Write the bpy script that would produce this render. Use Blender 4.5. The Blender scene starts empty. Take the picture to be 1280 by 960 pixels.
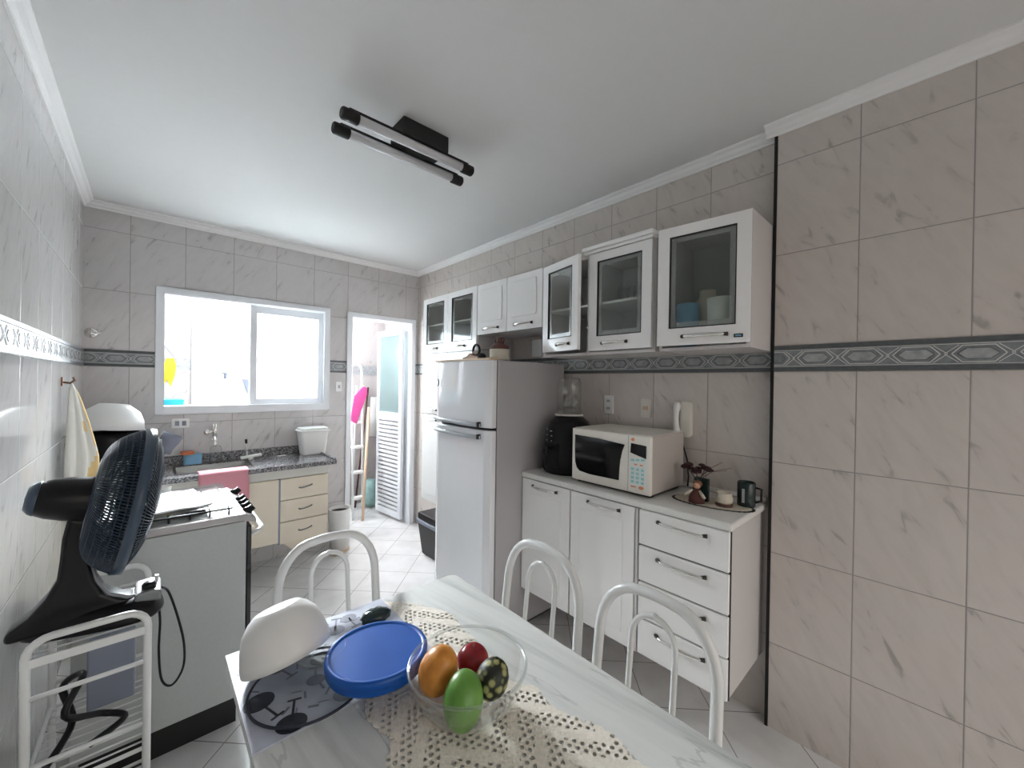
import bpy, bmesh, math, random
from mathutils import Vector, Matrix
random.seed(4)
scn = bpy.context.scene
COL = scn.collection
PI = math.pi
XL, XR, XN, YB, CZ = -0.335, 2.094, 2.04, 3.80, 2.66     # wall planes, ceiling
ZB, ZT, TW, TH = 1.575, 1.686, 0.2935, 0.40              # tile border, tile size

# ------------------------------------------------------------------ materials
MATS = {}
def newmat(name):
    m = bpy.data.materials.new(name); m.use_nodes = True
    return m, m.node_tree, m.node_tree.nodes['Principled BSDF']
def pmat(name, col, rough=.5, metal=0, coat=0, trans=0, alpha=1, spec=.5, noise=0, nscale=20, bump=0, bscale=80, emit=None, estr=0, ior=1.45):
    m, nt, p = newmat(name)
    c = (*col, 1)
    p.inputs['Base Color'].default_value = c
    p.inputs['Roughness'].default_value = rough
    p.inputs['Metallic'].default_value = metal
    p.inputs['Coat Weight'].default_value = coat
    p.inputs['Coat Roughness'].default_value = .08
    p.inputs['Transmission Weight'].default_value = trans
    p.inputs['Alpha'].default_value = alpha
    p.inputs['Specular IOR Level'].default_value = spec
    p.inputs['IOR'].default_value = ior
    tc = nt.nodes.new('ShaderNodeTexCoord')
    n = nt.nodes.new('ShaderNodeTexNoise'); n.inputs['Scale'].default_value = nscale; n.inputs['Detail'].default_value = 3
    nt.links.new(tc.outputs['Object'], n.inputs['Vector'])
    mx = nt.nodes.new('ShaderNodeMix'); mx.data_type = 'RGBA'
    k = max(noise, .015)
    mx.inputs[6].default_value = (*[max(0, x*(1-k)) for x in col], 1)
    mx.inputs[7].default_value = (*[min(1, x*(1+k)) for x in col], 1)
    nt.links.new(n.outputs['Fac'], mx.inputs[0]); nt.links.new(mx.outputs[2], p.inputs['Base Color'])
    if bump:
        b = nt.nodes.new('ShaderNodeBump'); b.inputs['Strength'].default_value = bump; b.inputs['Distance'].default_value = .002
        n2 = nt.nodes.new('ShaderNodeTexNoise'); n2.inputs['Scale'].default_value = bscale
        nt.links.new(tc.outputs['Object'], n2.inputs['Vector'])
        nt.links.new(n2.outputs['Fac'], b.inputs['Height']); nt.links.new(b.outputs[0], p.inputs['Normal'])
    if emit:
        p.inputs['Emission Color'].default_value = (*emit, 1); p.inputs['Emission Strength'].default_value = estr
    MATS[name] = m
    return m
class NT:
    """tiny math-node helper"""
    def __init__(s, nt): s.nt = nt
    def n(s, t, **k):
        x = s.nt.nodes.new(t)
        for a, b in k.items(): setattr(x, a, b)
        return x
    def put(s, sock, v):
        if isinstance(v, (int, float)): sock.default_value = v
        elif isinstance(v, tuple): sock.default_value = v
        else: s.nt.links.new(v, sock)
    def m(s, op, a, b=0.0, c=0.0):
        x = s.n('ShaderNodeMath', operation=op); s.put(x.inputs[0], a); s.put(x.inputs[1], b); s.put(x.inputs[2], c); return x.outputs[0]
    def mix(s, f, a, b):
        x = s.n('ShaderNodeMix', data_type='RGBA'); s.put(x.inputs[0], f); s.put(x.inputs[6], a); s.put(x.inputs[7], b); return x.outputs[2]
    def ramp(s, f, stops):
        x = s.n('ShaderNodeValToRGB'); s.put(x.inputs[0], f)
        e = x.color_ramp.elements
        while len(e) < len(stops): e.new(.5)
        for i, (p, c) in enumerate(stops): e[i].position = p; e[i].color = c
        return x.outputs[0]
    def comb(s, a, b, c):
        x = s.n('ShaderNodeCombineXYZ')
        for i, v in enumerate((a, b, c)): s.put(x.inputs[i], v)
        return x.outputs[0]
def tile_mat(name, axis, u0, w=TW, rough=.13, base=(.58, .56, .555), grout=(.30, .28, .27), gw=.0035):
    m, nt, p = newmat(name); h = NT(nt)
    tc = h.n('ShaderNodeTexCoord'); sp = h.n('ShaderNodeSeparateXYZ'); nt.links.new(tc.outputs['Object'], sp.inputs[0])
    u = sp.outputs[axis]; z = sp.outputs[2]
    uu = h.m('DIVIDE', h.m('SUBTRACT', u, u0), w); uf = h.m('FRACT', uu)
    du = h.m('MULTIPLY', h.m('SUBTRACT', .5, h.m('ABSOLUTE', h.m('SUBTRACT', uf, .5))), w)
    mid = (ZB+ZT)/2; zz = h.m('SUBTRACT', h.m('ABSOLUTE', h.m('SUBTRACT', z, mid)), (ZT-ZB)/2)
    zq = h.m('DIVIDE', zz, TH); zf = h.m('FRACT', zq)
    dz = h.m('MULTIPLY', h.m('SUBTRACT', .5, h.m('ABSOLUTE', h.m('SUBTRACT', zf, .5))), TH)
    d = h.m('MINIMUM', du, dz)
    mask = h.m('LESS_THAN', d, gw/2)
    iu = h.m('FLOOR', uu); iz = h.m('ADD', h.m('FLOOR', zq), h.m('MULTIPLY', h.m('GREATER_THAN', z, mid), 17))
    wn = h.n('ShaderNodeTexWhiteNoise', noise_dimensions='3D'); nt.links.new(h.comb(iu, iz, 3.3), wn.inputs['Vector'])
    off = h.m('MULTIPLY', wn.outputs['Value'], 37.)
    # slanted smudgy veins
    a = h.m('SUBTRACT', h.m('MULTIPLY', u, .87), h.m('MULTIPLY', z, .5)); b = h.m('ADD', h.m('MULTIPLY', z, .87), h.m('MULTIPLY', u, .5))
    v = h.comb(h.m('ADD', h.m('MULTIPLY', a, 26.), off), h.m('MULTIPLY', b, 7.), off)
    n1 = h.n('ShaderNodeTexNoise'); n1.inputs['Scale'].default_value = 1.; n1.inputs['Detail'].default_value = 5; n1.inputs['Distortion'].default_value = .6
    nt.links.new(v, n1.inputs['Vector'])
    g = tuple(x*.66 for x in base); b2 = tuple(min(1, x*1.03) for x in base)
    c1 = h.ramp(n1.outputs['Fac'], [(.27, (*g, 1)), (.38, (*[x*.97 for x in base], 1)), (.6, (*b2, 1))])
    tint = h.mix(h.m('MULTIPLY', wn.outputs['Value'], .10), c1, (base[0]*.75, base[1]*.75, base[2]*.77, 1))
    c2 = h.mix(mask, tint, (*grout, 1))
    nt.links.new(c2, p.inputs['Base Color'])
    nt.links.new(h.m('ADD', h.m('MULTIPLY', mask, .5), rough), p.inputs['Roughness'])
    bp = h.n('ShaderNodeBump'); bp.inputs['Strength'].default_value = .5; bp.inputs['Distance'].default_value = .002
    nt.links.new(h.m('MINIMUM', h.m('DIVIDE', d, .004), 1.), bp.inputs['Height']); nt.links.new(bp.outputs[0], p.inputs['Normal'])
    MATS[name] = m
    return m
def floor_mat():
    m, nt, p = newmat('floor_tiles'); h = NT(nt)
    tc = h.n('ShaderNodeTexCoord'); sp = h.n('ShaderNodeSeparateXYZ'); nt.links.new(tc.outputs['Object'], sp.inputs[0])
    S = .425
    a = h.m('DIVIDE', h.m('SUBTRACT', h.m('ADD', sp.outputs[0], sp.outputs[1]), 2.233), S)
    b = h.m('DIVIDE', h.m('SUBTRACT', h.m('SUBTRACT', sp.outputs[1], sp.outputs[0]), 1.755), S)
    da = h.m('SUBTRACT', .5, h.m('ABSOLUTE', h.m('SUBTRACT', h.m('FRACT', a), .5)))
    db = h.m('SUBTRACT', .5, h.m('ABSOLUTE', h.m('SUBTRACT', h.m('FRACT', b), .5)))
    d = h.m('MULTIPLY', h.m('MINIMUM', da, db), .30)
    mask = h.m('LESS_THAN', d, .0022)
    wn = h.n('ShaderNodeTexWhiteNoise', noise_dimensions='3D'); nt.links.new(h.comb(h.m('FLOOR', a), h.m('FLOOR', b), 1.), wn.inputs['Vector'])
    n1 = h.n('ShaderNodeTexNoise'); n1.inputs['Scale'].default_value = 7; n1.inputs['Detail'].default_value = 5
    nt.links.new(tc.outputs['Object'], n1.inputs['Vector'])
    c1 = h.ramp(n1.outputs['Fac'], [(.3, (.66, .655, .65, 1)), (.6, (.76, .755, .75, 1))])
    c1 = h.mix(h.m('MULTIPLY', wn.outputs['Value'], .12), c1, (.60, .60, .60, 1))
    nt.links.new(h.mix(mask, c1, (.28, .27, .26, 1)), p.inputs['Base Color'])
    p.inputs['Roughness'].default_value = .22
    MATS['floor_tiles'] = m; return m
def marble_mat():
    m, nt, p = newmat('table_marble'); h = NT(nt)
    tc = h.n('ShaderNodeTexCoord'); sp = h.n('ShaderNodeSeparateXYZ'); nt.links.new(tc.outputs['Object'], sp.inputs[0])
    x, y = sp.outputs[0], sp.outputs[1]
    a = h.m('ADD', x, h.m('MULTIPLY', y, .12)); v = h.comb(h.m('MULTIPLY', a, 16.), h.m('MULTIPLY', y, 1.1), 0.)
    n1 = h.n('ShaderNodeTexNoise'); n1.inputs['Scale'].default_value = 1; n1.inputs['Detail'].default_value = 7; n1.inputs['Roughness'].default_value = .62; n1.inputs['Distortion'].default_value = .15
    nt.links.new(v, n1.inputs['Vector'])
    c = h.ramp(n1.outputs['Fac'], [(.28, (.34, .36, .35, 1)), (.41, (.56, .58, .56, 1)), (.52, (.68, .695, .67, 1)), (.7, (.74, .75, .725, 1))])
    v2 = h.comb(h.m('MULTIPLY', a, 7.), h.m('MULTIPLY', y, .8), 4.)
    n2 = h.n('ShaderNodeTexNoise'); n2.inputs['Scale'].default_value = 1.3; n2.inputs['Detail'].default_value = 8; n2.inputs['Distortion'].default_value = .25
    nt.links.new(v2, n2.inputs['Vector'])
    vein = h.m('LESS_THAN', h.m('ABSOLUTE', h.m('SUBTRACT', n2.outputs['Fac'], .5)), .006)
    c = h.mix(h.m('MULTIPLY', vein, .3), c, (.22, .24, .24, 1))
    nt.links.new(c, p.inputs['Base Color']); p.inputs['Roughness'].default_value = .36
    MATS['table_marble'] = m; return m
def granite_mat():
    m, nt, p = newmat('granite'); h = NT(nt)
    tc = h.n('ShaderNodeTexCoord')
    v = h.n('ShaderNodeTexVoronoi'); v.inputs['Scale'].default_value = 170; nt.links.new(tc.outputs['Object'], v.inputs['Vector'])
    n = h.n('ShaderNodeTexNoise'); n.inputs['Scale'].default_value = 60; nt.links.new(tc.outputs['Object'], n.inputs['Vector'])
    bw = h.n('ShaderNodeSeparateColor'); nt.links.new(v.outputs['Color'], bw.inputs[0])
    c = h.ramp(bw.outputs[0], [(.0, (.03, .03, .035, 1)), (.35, (.09, .09, .10, 1)), (.7, (.22, .22, .23, 1)), (1., (.42, .40, .40, 1))])
    nt.links.new(c, p.inputs['Base Color']); p.inputs['Roughness'].default_value = .18
    MATS['granite'] = m; return m
def crochet_mat():
    """beige crochet with rows of open holes (real openings: alpha)"""
    m, nt, p = newmat('crochet'); h = NT(nt)
    tc = h.n('ShaderNodeTexCoord'); sp = h.n('ShaderNodeSeparateXYZ'); nt.links.new(tc.outputs['Object'], sp.inputs[0])
    x, y = sp.outputs[0], sp.outputs[1]
    c, s = math.cos(.12), math.sin(.12)
    U = h.m('DIVIDE', x, .0150); V = h.m('DIVIDE', y, .0150)
    rowodd = h.m('MULTIPLY', h.m('MODULO', h.m('FLOOR', h.m('ADD', V, 500.)), 2.), .5)
    fu = h.m('SUBTRACT', h.m('FRACT', h.m('ADD', U, rowodd)), .5); fv = h.m('SUBTRACT', h.m('FRACT', V), .5)
    r = h.m('SQRT', h.m('ADD', h.m('MULTIPLY', fu, fu), h.m('MULTIPLY', fv, fv)))
    hole = h.m('LESS_THAN', r, .31)
    # zig-zag bands where the holes are, plain bands between
    zig = h.m('ADD', h.m('MULTIPLY', h.m('ABSOLUTE', h.m('SUBTRACT', h.m('FRACT', h.m('DIVIDE', h.m('ADD', x, .0), .17)), .5)), .20), y)
    band = h.m('GREATER_THAN', h.m('FRACT', h.m('DIVIDE', zig, .085)), .42)
    hole = h.m('MULTIPLY', hole, band)
    w = h.n('ShaderNodeTexNoise'); w.inputs['Scale'].default_value = 160
    nt.links.new(tc.outputs['Object'], w.inputs['Vector'])
    nt.links.new(h.ramp(w.outputs['Fac'], [(.3, (.76, .71, .62, 1)), (.7, (.86, .81, .72, 1))]), p.inputs['Base Color'])
    p.inputs['Roughness'].default_value = .9
    nt.links.new(h.m('SUBTRACT', 1., hole), p.inputs['Alpha'])
    MATS['crochet'] = m; return m
def gradient_fruit(name, stops, scale=6, rough=.35, det=3):
    m, nt, p = newmat(name); h = NT(nt)
    tc = h.n('ShaderNodeTexCoord')
    n = h.n('ShaderNodeTexNoise'); n.inputs['Scale'].default_value = scale; n.inputs['Detail'].default_value = det
    nt.links.new(tc.outputs['Object'], n.inputs['Vector'])
    nt.links.new(h.ramp(n.outputs['Fac'], stops), p.inputs['Base Color']); p.inputs['Roughness'].default_value = rough
    MATS[name] = m; return m
def frosted(name, col, rough=.6, t=.7):
    """translucent pane: scatters the daylight behind it"""
    m = bpy.data.materials.new(name); m.use_nodes = True; nt = m.node_tree; nt.nodes.clear()
    o = nt.nodes.new('ShaderNodeOutputMaterial'); tr = nt.nodes.new('ShaderNodeBsdfTranslucent'); g = nt.nodes.new('ShaderNodeBsdfGlossy'); tp = nt.nodes.new('ShaderNodeBsdfTransparent')
    tr.inputs[0].default_value = (*col, 1); g.inputs['Roughness'].default_value = .15; tp.inputs[0].default_value = (*col, 1)
    m1 = nt.nodes.new('ShaderNodeMixShader'); m1.inputs[0].default_value = 1-t
    nt.links.new(tr.outputs[0], m1.inputs[1]); nt.links.new(tp.outputs[0], m1.inputs[2])
    m2 = nt.nodes.new('ShaderNodeMixShader'); m2.inputs[0].default_value = .06
    nt.links.new(m1.outputs[0], m2.inputs[1]); nt.links.new(g.outputs[0], m2.inputs[2]); nt.links.new(m2.outputs[0], o.inputs[0])
    MATS[name] = m; return m
def thin_glass(name, col=(.95, .98, .97), gl=.09, rough=.03, k=.55, bl=.35):
    m = bpy.data.materials.new(name); m.use_nodes = True; nt = m.node_tree; nt.nodes.clear()
    o = nt.nodes.new('ShaderNodeOutputMaterial'); g = nt.nodes.new('ShaderNodeBsdfGlossy'); tp = nt.nodes.new('ShaderNodeBsdfTransparent')
    g.inputs['Roughness'].default_value = rough; tp.inputs[0].default_value = (*col, 1)
    lw = nt.nodes.new('ShaderNodeLayerWeight'); lw.inputs[0].default_value = bl
    mp = nt.nodes.new('ShaderNodeMath'); mp.operation = 'MULTIPLY_ADD'; mp.inputs[1].default_value = k; mp.inputs[2].default_value = gl
    nt.links.new(lw.outputs['Facing'], mp.inputs[0])
    m2 = nt.nodes.new('ShaderNodeMixShader'); nt.links.new(mp.outputs[0], m2.inputs[0])
    nt.links.new(tp.outputs[0], m2.inputs[1]); nt.links.new(g.outputs[0], m2.inputs[2]); nt.links.new(m2.outputs[0], o.inputs[0])
    MATS[name] = m; return m

tile_mat('tiles_back', 0, -.112, .2948)
tile_mat('tiles_right', 1, .527, .2935, rough=.16, base=(.60, .548, .508))  # same tile as the back wall, warmer light on this side put into its colour
tile_mat('tiles_right_front', 1, .24, .2921, rough=.16, base=(.60, .548, .508))  # warm light tinted into the tile colour here too
tile_mat('tiles_left', 1, 2.161, .2935, rough=.05, base=(.58, .57, .56), grout=(.36, .36, .35))
tile_mat('tiles_service', 0, .0, .30, rough=.25, base=(.52, .48, .47), grout=(.55, .5, .5))
tile_mat('tiles_service_side', 1, .1, .30, rough=.25, base=(.52, .48, .47), grout=(.55, .5, .5))
floor_mat(); marble_mat(); granite_mat(); crochet_mat()
pmat('ceiling_paint', (.74, .74, .73), .9)
pmat('plaster_white', (.84, .83, .82), .6)
pmat('alu_white', (.82, .84, .87), .3)
pmat('black_trim', (.006, .006, .006), .6)
pmat('border_ground', (.23, .25, .26), .45, noise=.45, nscale=45)
pmat('border_dark', (.10, .11, .115), .45, noise=.3, nscale=60)
pmat('border_line', (.68, .68, .66), .35)
pmat('border_hex', (.36, .37, .38), .3, noise=.5, nscale=40)
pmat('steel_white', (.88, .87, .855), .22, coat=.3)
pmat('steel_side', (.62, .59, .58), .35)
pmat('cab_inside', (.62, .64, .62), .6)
pmat('counter_white', (.74, .735, .71), .3, noise=.05, nscale=60)
pmat('dark_gap', (.02, .02, .02), .8)
pmat('chrome', (.82, .80, .76), .14, metal=1)
pmat('chrome_dark', (.03, .028, .025), .3, metal=.4)
pmat('tube_white', (.72, .73, .72), .3, coat=.2)
pmat('seat_vinyl', (.6, .6, .58), .5)
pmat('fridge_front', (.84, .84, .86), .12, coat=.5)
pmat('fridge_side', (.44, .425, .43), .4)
pmat('fridge_handle', (.38, .40, .43), .3)
pmat('beige_trim', (.62, .46, .31), .4)
pmat('black_plastic', (.007, .007, .008), .33, spec=.3)
pmat('black_matte', (.012, .012, .012), .6)
pmat('fan_blue', (.010, .024, .045), .28)
pmat('fan_rim', (.05, .075, .11), .3)
pmat('silver_plastic', (.20, .21, .22), .42, metal=.3)
pmat('stove_side', (.47, .49, .48), .42, noise=.06, nscale=90)
pmat('stove_top', (.50, .50, .50), .25, metal=.6)
pmat('stove_rim', (.40, .38, .38), .35, metal=.3)
pmat('wood_cream', (.72, .64, .52), .4, noise=.05, nscale=8)
pmat('cream_edge', (.62, .60, .55), .5)
pmat('pink_cloth', (.62, .27, .32), .95, bump=.6, bscale=400)
pmat('towel_white', (.70, .68, .62), .95, bump=.5, bscale=300)
pmat('towel_yellow', (.72, .52, .25), .95, bump=.5, bscale=300)
pmat('white_plastic', (.80, .80, .78), .35)
pmat('ivory_plastic', (.72, .69, .62), .4)
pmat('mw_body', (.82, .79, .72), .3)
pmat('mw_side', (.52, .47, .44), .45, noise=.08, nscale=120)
pmat('mw_glass', (.006, .006, .006), .08)
pmat('panel_teal', (.30, .62, .62), .5)
pmat('panel_orange', (.75, .27, .10), .5)
pmat('panel_light', (.78, .80, .78), .5)
pmat('blue_lid', (.003, .085, .40), .32, noise=.12, nscale=9)
pmat('blue_light', (.20, .42, .62), .4)
pmat('orange_lid', (.65, .17, .06), .4)
pmat('cyan_plastic', (.05, .62, .80), .4)
pmat('yellow_cloth', (.95, .62, .04), .8)
pmat('magenta', (.62, .07, .28), .6)
pmat('bag_green', (.33, .52, .50), .4, noise=.3, nscale=12, bump=1, bscale=15)
pmat('wood_light', (.72, .52, .36), .5, noise=.15, nscale=10)
pmat('clay_brown', (.10, .035, .028), .3)
pmat('copper_brown', (.18, .09, .05), .4, metal=.4, noise=.4, nscale=30)
pmat('ceramic_cream', (.66, .60, .50), .35, noise=.12, nscale=25)
pmat('skin_tone', (.60, .33, .22), .6)
pmat('doll_dress', (.10, .035, .03), .8)
pmat('flower_dark', (.05, .018, .022), .8)
pmat('twig', (.16, .09, .06), .9)
pmat('dark_green_glass', (.015, .03, .03), .1)
pmat('tube_diffuser', (.72, .72, .74), .25, coat=.4)
pmat('mat_print_light', (.46, .49, .57), .5, noise=.4, nscale=14)
pmat('mat_print_dark', (.02, .023, .04), .5)
pmat('mat_print_grey', (.20, .21, .26), .5)
pmat('paper_edge', (.50, .51, .52), .6)
pmat('detergent', (.62, .55, .50), .4)
pmat('slate', (.22, .24, .30), .4)
gradient_fruit('mango_orange', [(.3, (.50, .17, .02, 1)), (.55, (.72, .30, .05, 1)), (.75, (.60, .22, .03, 1))], 22, .38, 6)
gradient_fruit('apple_red', [(.35, (.16, .008, .012, 1)), (.6, (.36, .02, .03, 1)), (.75, (.45, .10, .04, 1))], 14, .2)
gradient_fruit('mango_green', [(.3, (.07, .22, .025, 1)), (.7, (.18, .38, .07, 1))], 12, .35)
def speckle():
    m, nt, p = newmat('sugar_apple'); h = NT(nt)
    tc = h.n('ShaderNodeTexCoord'); v = h.n('ShaderNodeTexVoronoi'); v.inputs['Scale'].default_value = 62
    nt.links.new(tc.outputs['Object'], v.inputs['Vector'])
    nt.links.new(h.ramp(v.outputs['Distance'], [(.30, (.40, .38, .16, 1)), (.45, (.16, .17, .06, 1)), (.58, (.012, .014, .008, 1))]), p.inputs['Base Color'])
    p.inputs['Roughness'].default_value = .5; MATS['sugar_apple'] = m
speckle()
frosted('pane_frosted', (.93, .97, .98), t=.8)
frosted('pane_door', (.84, .95, .95), t=.7)
thin_glass('lid_glass', (.985, .99, .985), .01, k=.12, bl=.2); thin_glass('clear_glass', (.975, .985, .98), .015, k=.30, bl=.25); thin_glass('clear_plastic', (.95, .965, .96), .05, .06)
thin_glass('cab_glass', (.88, .91, .89), .03, .08, k=.22)
thin_glass('cab_glass_etched', (.88, .90, .88), .18, .35, k=.2)
# a lit window pane: the bright sky outside
_m, _nt, _p = newmat('pane_daylight')
_p.inputs['Base Color'].default_value = (.9, .95, 1, 1); _p.inputs['Emission Color'].default_value = (.86, .95, 1, 1); _p.inputs['Emission Strength'].default_value = 2.2
MATS['pane_daylight'] = _m

# ------------------------------------------------------------------ mesh builder
class MB:
    def __init__(s): s.v = []; s.f = []; s.mi = []; s.sm = []
    def add(s, vs, fs, mi=0, smooth=False):
        k = len(s.v); s.v += [tuple(a) for a in vs]
        for f in fs: s.f.append(tuple(i+k for i in f)); s.mi.append(mi); s.sm.append(smooth)
        return s
    def box(s, x0, x1, y0, y1, z0, z1, mi=0):
        if x1 < x0: x0, x1 = x1, x0
        if y1 < y0: y0, y1 = y1, y0
        if z1 < z0: z0, z1 = z1, z0
        vs = [(x, y, z) for x in (x0, x1) for y in (y0, y1) for z in (z0, z1)]
        return s.add(vs, [(0, 1, 3, 2), (4, 6, 7, 5), (0, 4, 5, 1), (2, 3, 7, 6), (0, 2, 6, 4), (1, 5, 7, 3)], mi)
    def prism(s, poly, axis, a0, a1, mi=0, smooth=False):
        """poly 2-D points; axis 0: (y,z) 1: (x,z) 2: (x,y)"""
        def P(p, a): return (a, p[0], p[1]) if axis == 0 else (p[0], a, p[1]) if axis == 1 else (p[0], p[1], a)
        n = len(poly)
        area = sum(poly[i][0]*poly[(i+1) % n][1]-poly[(i+1) % n][0]*poly[i][1] for i in range(n))
        if area < 0: poly = poly[::-1]
        if axis == 1: poly = poly[::-1]
        if a1 < a0: a0, a1 = a1, a0
        vs = [P(p, a0) for p in poly]+[P(p, a1) for p in poly]
        s.add(vs, [tuple(range(n))[::-1], tuple(range(n, 2*n))], mi, False)
        k = len(s.v)-2*n
        for i in range(n):
            j = (i+1) % n
            s.f.append((k+i, k+j, k+n+j, k+n+i)); s.mi.append(mi); s.sm.append(smooth)
        return s
    def lathe(s, prof, c=(0, 0, 0), n=32, mi=0, sx=1, sy=1, M=None, smooth=True):
        """prof (r, z) from bottom to top, round z"""
        vs = []; fs = []
        for r, z in prof:
            for k in range(n):
                a = 2*PI*k/n; p = Vector((r*sx*math.cos(a), r*sy*math.sin(a), z))
                if M is not None: p = M @ p
                vs.append((p[0]+c[0], p[1]+c[1], p[2]+c[2]))
        for i in range(len(prof)-1):
            for k in range(n):
                k2 = (k+1) % n
                fs.append((i*n+k, i*n+k2, (i+1)*n+k2, (i+1)*n+k))
        s.add(vs, fs, mi, smooth)
        b = len(s.v)-len(vs)
        if prof[0][0] > 1e-5: s.f.append(tuple(b+k for k in range(n))[::-1]); s.mi.append(mi); s.sm.append(False)
        if prof[-1][0] > 1e-5: s.f.append(tuple(b+(len(prof)-1)*n+k for k in range(n))); s.mi.append(mi); s.sm.append(False)
        return s
    def tube(s, pts, r, n=10, mi=0, closed=False, caps=True):
        pts = [Vector(p) for p in pts]; m = len(pts)
        rs = r if isinstance(r, (list, tuple)) else [r]*m
        T = []
        for i in range(m):
            if closed: t = pts[(i+1) % m]-pts[i-1]
            else: t = pts[min(i+1, m-1)]-pts[max(i-1, 0)]
            T.append(t.normalized())
        up = Vector((0, 0, 1)) if abs(T[0].z) < .9 else Vector((1, 0, 0))
        N = (up-T[0]*up.dot(T[0])).normalized(); vs = []; fs = []
        for i in range(m):
            N = (N-T[i]*N.dot(T[i])).normalized(); B = T[i].cross(N)
            for k in range(n):
                a = 2*PI*k/n; vs.append(pts[i]+(N*math.cos(a)+B*math.sin(a))*rs[i])
        for i in range(m if closed else m-1):
            j = (i+1) % m
            for k in range(n):
                k2 = (k+1) % n; fs.append((i*n+k, i*n+k2, j*n+k2, j*n+k))
        s.add(vs, fs, mi, True)
        if not closed and caps:
            b = len(s.v)-len(vs)
            s.f.append(tuple(b+k for k in range(n))[::-1]); s.f.append(tuple(b+(m-1)*n+k for k in range(n))); s.mi += [mi, mi]; s.sm += [False, False]
        return s
    def rod(s, a, b, r, r2=None, n=12, mi=0): return s.tube([a, b], [r, r2 if r2 is not None else r], n, mi)
    def ball(s, c, rx, ry=None, rz=None, n=24, m=14, mi=0, M=None, fn=None):
        ry = ry or rx; rz = rz or rx
        vs = []; fs = []
        for i in range(m+1):
            t = PI*i/m
            for k in range(n):
                a = 2*PI*k/n; d = Vector((math.sin(t)*math.cos(a), math.sin(t)*math.sin(a), -math.cos(t)))
                q = fn(d) if fn else 1
                p = Vector((d.x*rx*q, d.y*ry*q, d.z*rz*q))
                if M is not None: p = M @ p
                vs.append(p+Vector(c))
        for i in range(m):
            for k in range(n):
                k2 = (k+1) % n; fs.append((i*n+k, i*n+k2, (i+1)*n+k2, (i+1)*n+k))
        return s.add(vs, fs, mi, True)
    def build(s, name, mats, parent=None, world=True, bevel=0, M=None, seg=2, solid=0, weld=False):
        me = bpy.data.meshes.new(name)
        vs = s.v
        if M is not None: vs = [tuple(M @ Vector(v)) for v in vs]
        if parent is not None and world:
            o = Vector((0, 0, 0)); q = parent
            while q is not None: o += q.location; q = q.parent
            vs = [(v[0]-o.x, v[1]-o.y, v[2]-o.z) for v in vs]
        me.from_pydata(vs, [], s.f)
        me.polygons.foreach_set('material_index', s.mi); me.polygons.foreach_set('use_smooth', s.sm)
        for m in ([mats] if isinstance(mats, str) else mats): me.materials.append(MATS[m])
        me.validate(); 
        bm = bmesh.new(); bm.from_mesh(me)
        if weld or True: bmesh.ops.remove_doubles(bm, verts=bm.verts, dist=1e-6)
        bm.to_mesh(me); bm.free(); me.update()
        ob = bpy.data.objects.new(name, me); COL.objects.link(ob)
        if parent is not None: ob.parent = parent
        if solid:
            q = ob.modifiers.new('solid', 'SOLIDIFY'); q.thickness = solid
        if bevel:
            q = ob.modifiers.new('bevel', 'BEVEL'); q.width = bevel; q.segments = seg; q.limit_method = 'ANGLE'; q.angle_limit = .7; q.harden_normals = False
        return ob
def tag(o, label=None, cat=None, group=None, kind=None):
    if label: o['label'] = label
    if cat: o['category'] = cat
    if group: o['group'] = group
    if kind: o['kind'] = kind
    return o
def thing(name, label, cat, loc, rotz=0, group=None):
    o = bpy.data.objects.new(name, None); COL.objects.link(o); o.empty_display_size = .05
    o.location = loc; o.rotation_euler = (0, 0, rotz)
    return tag(o, label, cat, group)
def single(ob, label, cat, group=None):
    """re-centre a one-mesh thing on its base"""
    me = ob.data; xs = [v.co.x for v in me.vertices]; ys = [v.co.y for v in me.vertices]; zs = [v.co.z for v in me.vertices]
    c = Vector(((min(xs)+max(xs))/2, (min(ys)+max(ys))/2, min(zs)))
    for v in me.vertices: v.co -= c
    ob.location = c; return tag(ob, label, cat, group)
def struct(ob, label=None): return tag(ob, label, None, None, 'structure')
def copy_tree(o, parent=None):
    c = o.copy(); COL.objects.link(c)
    if parent is not None: c.parent = parent
    for ch in list(o.children): copy_tree(ch, c)
    return c
def arc(cx, cy, r, a0, a1, n=8): return [(cx+r*math.cos(a0+(a1-a0)*i/n), cy+r*math.sin(a0+(a1-a0)*i/n)) for i in range(n+1)]
def rrect(x0, x1, y0, y1, r, n=5):
    return arc(x1-r, y1-r, r, 0, PI/2, n)+arc(x0+r, y1-r, r, PI/2, PI, n)+arc(x0+r, y0+r, r, PI, 1.5*PI, n)+arc(x1-r, y0+r, r, 1.5*PI, 2*PI, n)

# ------------------------------------------------------------------ camera
f, yaw, pitch, roll, H = 495.72, -.7388, -.0036, .0156, 1.5078
fx = Vector((-math.sin(yaw)*math.cos(pitch), math.cos(yaw)*math.cos(pitch), math.sin(pitch)))
rx = Vector((math.cos(yaw), math.sin(yaw), 0)); ux = rx.cross(fx)
cr, sr = math.cos(roll), math.sin(roll)
R = cr*rx+sr*ux; U = cr*ux-sr*rx; B = -fx
cam = bpy.data.cameras.new('camera'); cam.sensor_fit = 'HORIZONTAL'; cam.sensor_width = 36; cam.lens = f/1280*36; cam.clip_start = .02
co = bpy.data.objects.new('camera', cam); COL.objects.link(co)
co.matrix_world = Matrix(((R.x, U.x, B.x, 0), (R.y, U.y, B.y, 0), (R.z, U.z, B.z, H), (0, 0, 0, 1)))
scn.camera = co

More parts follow.
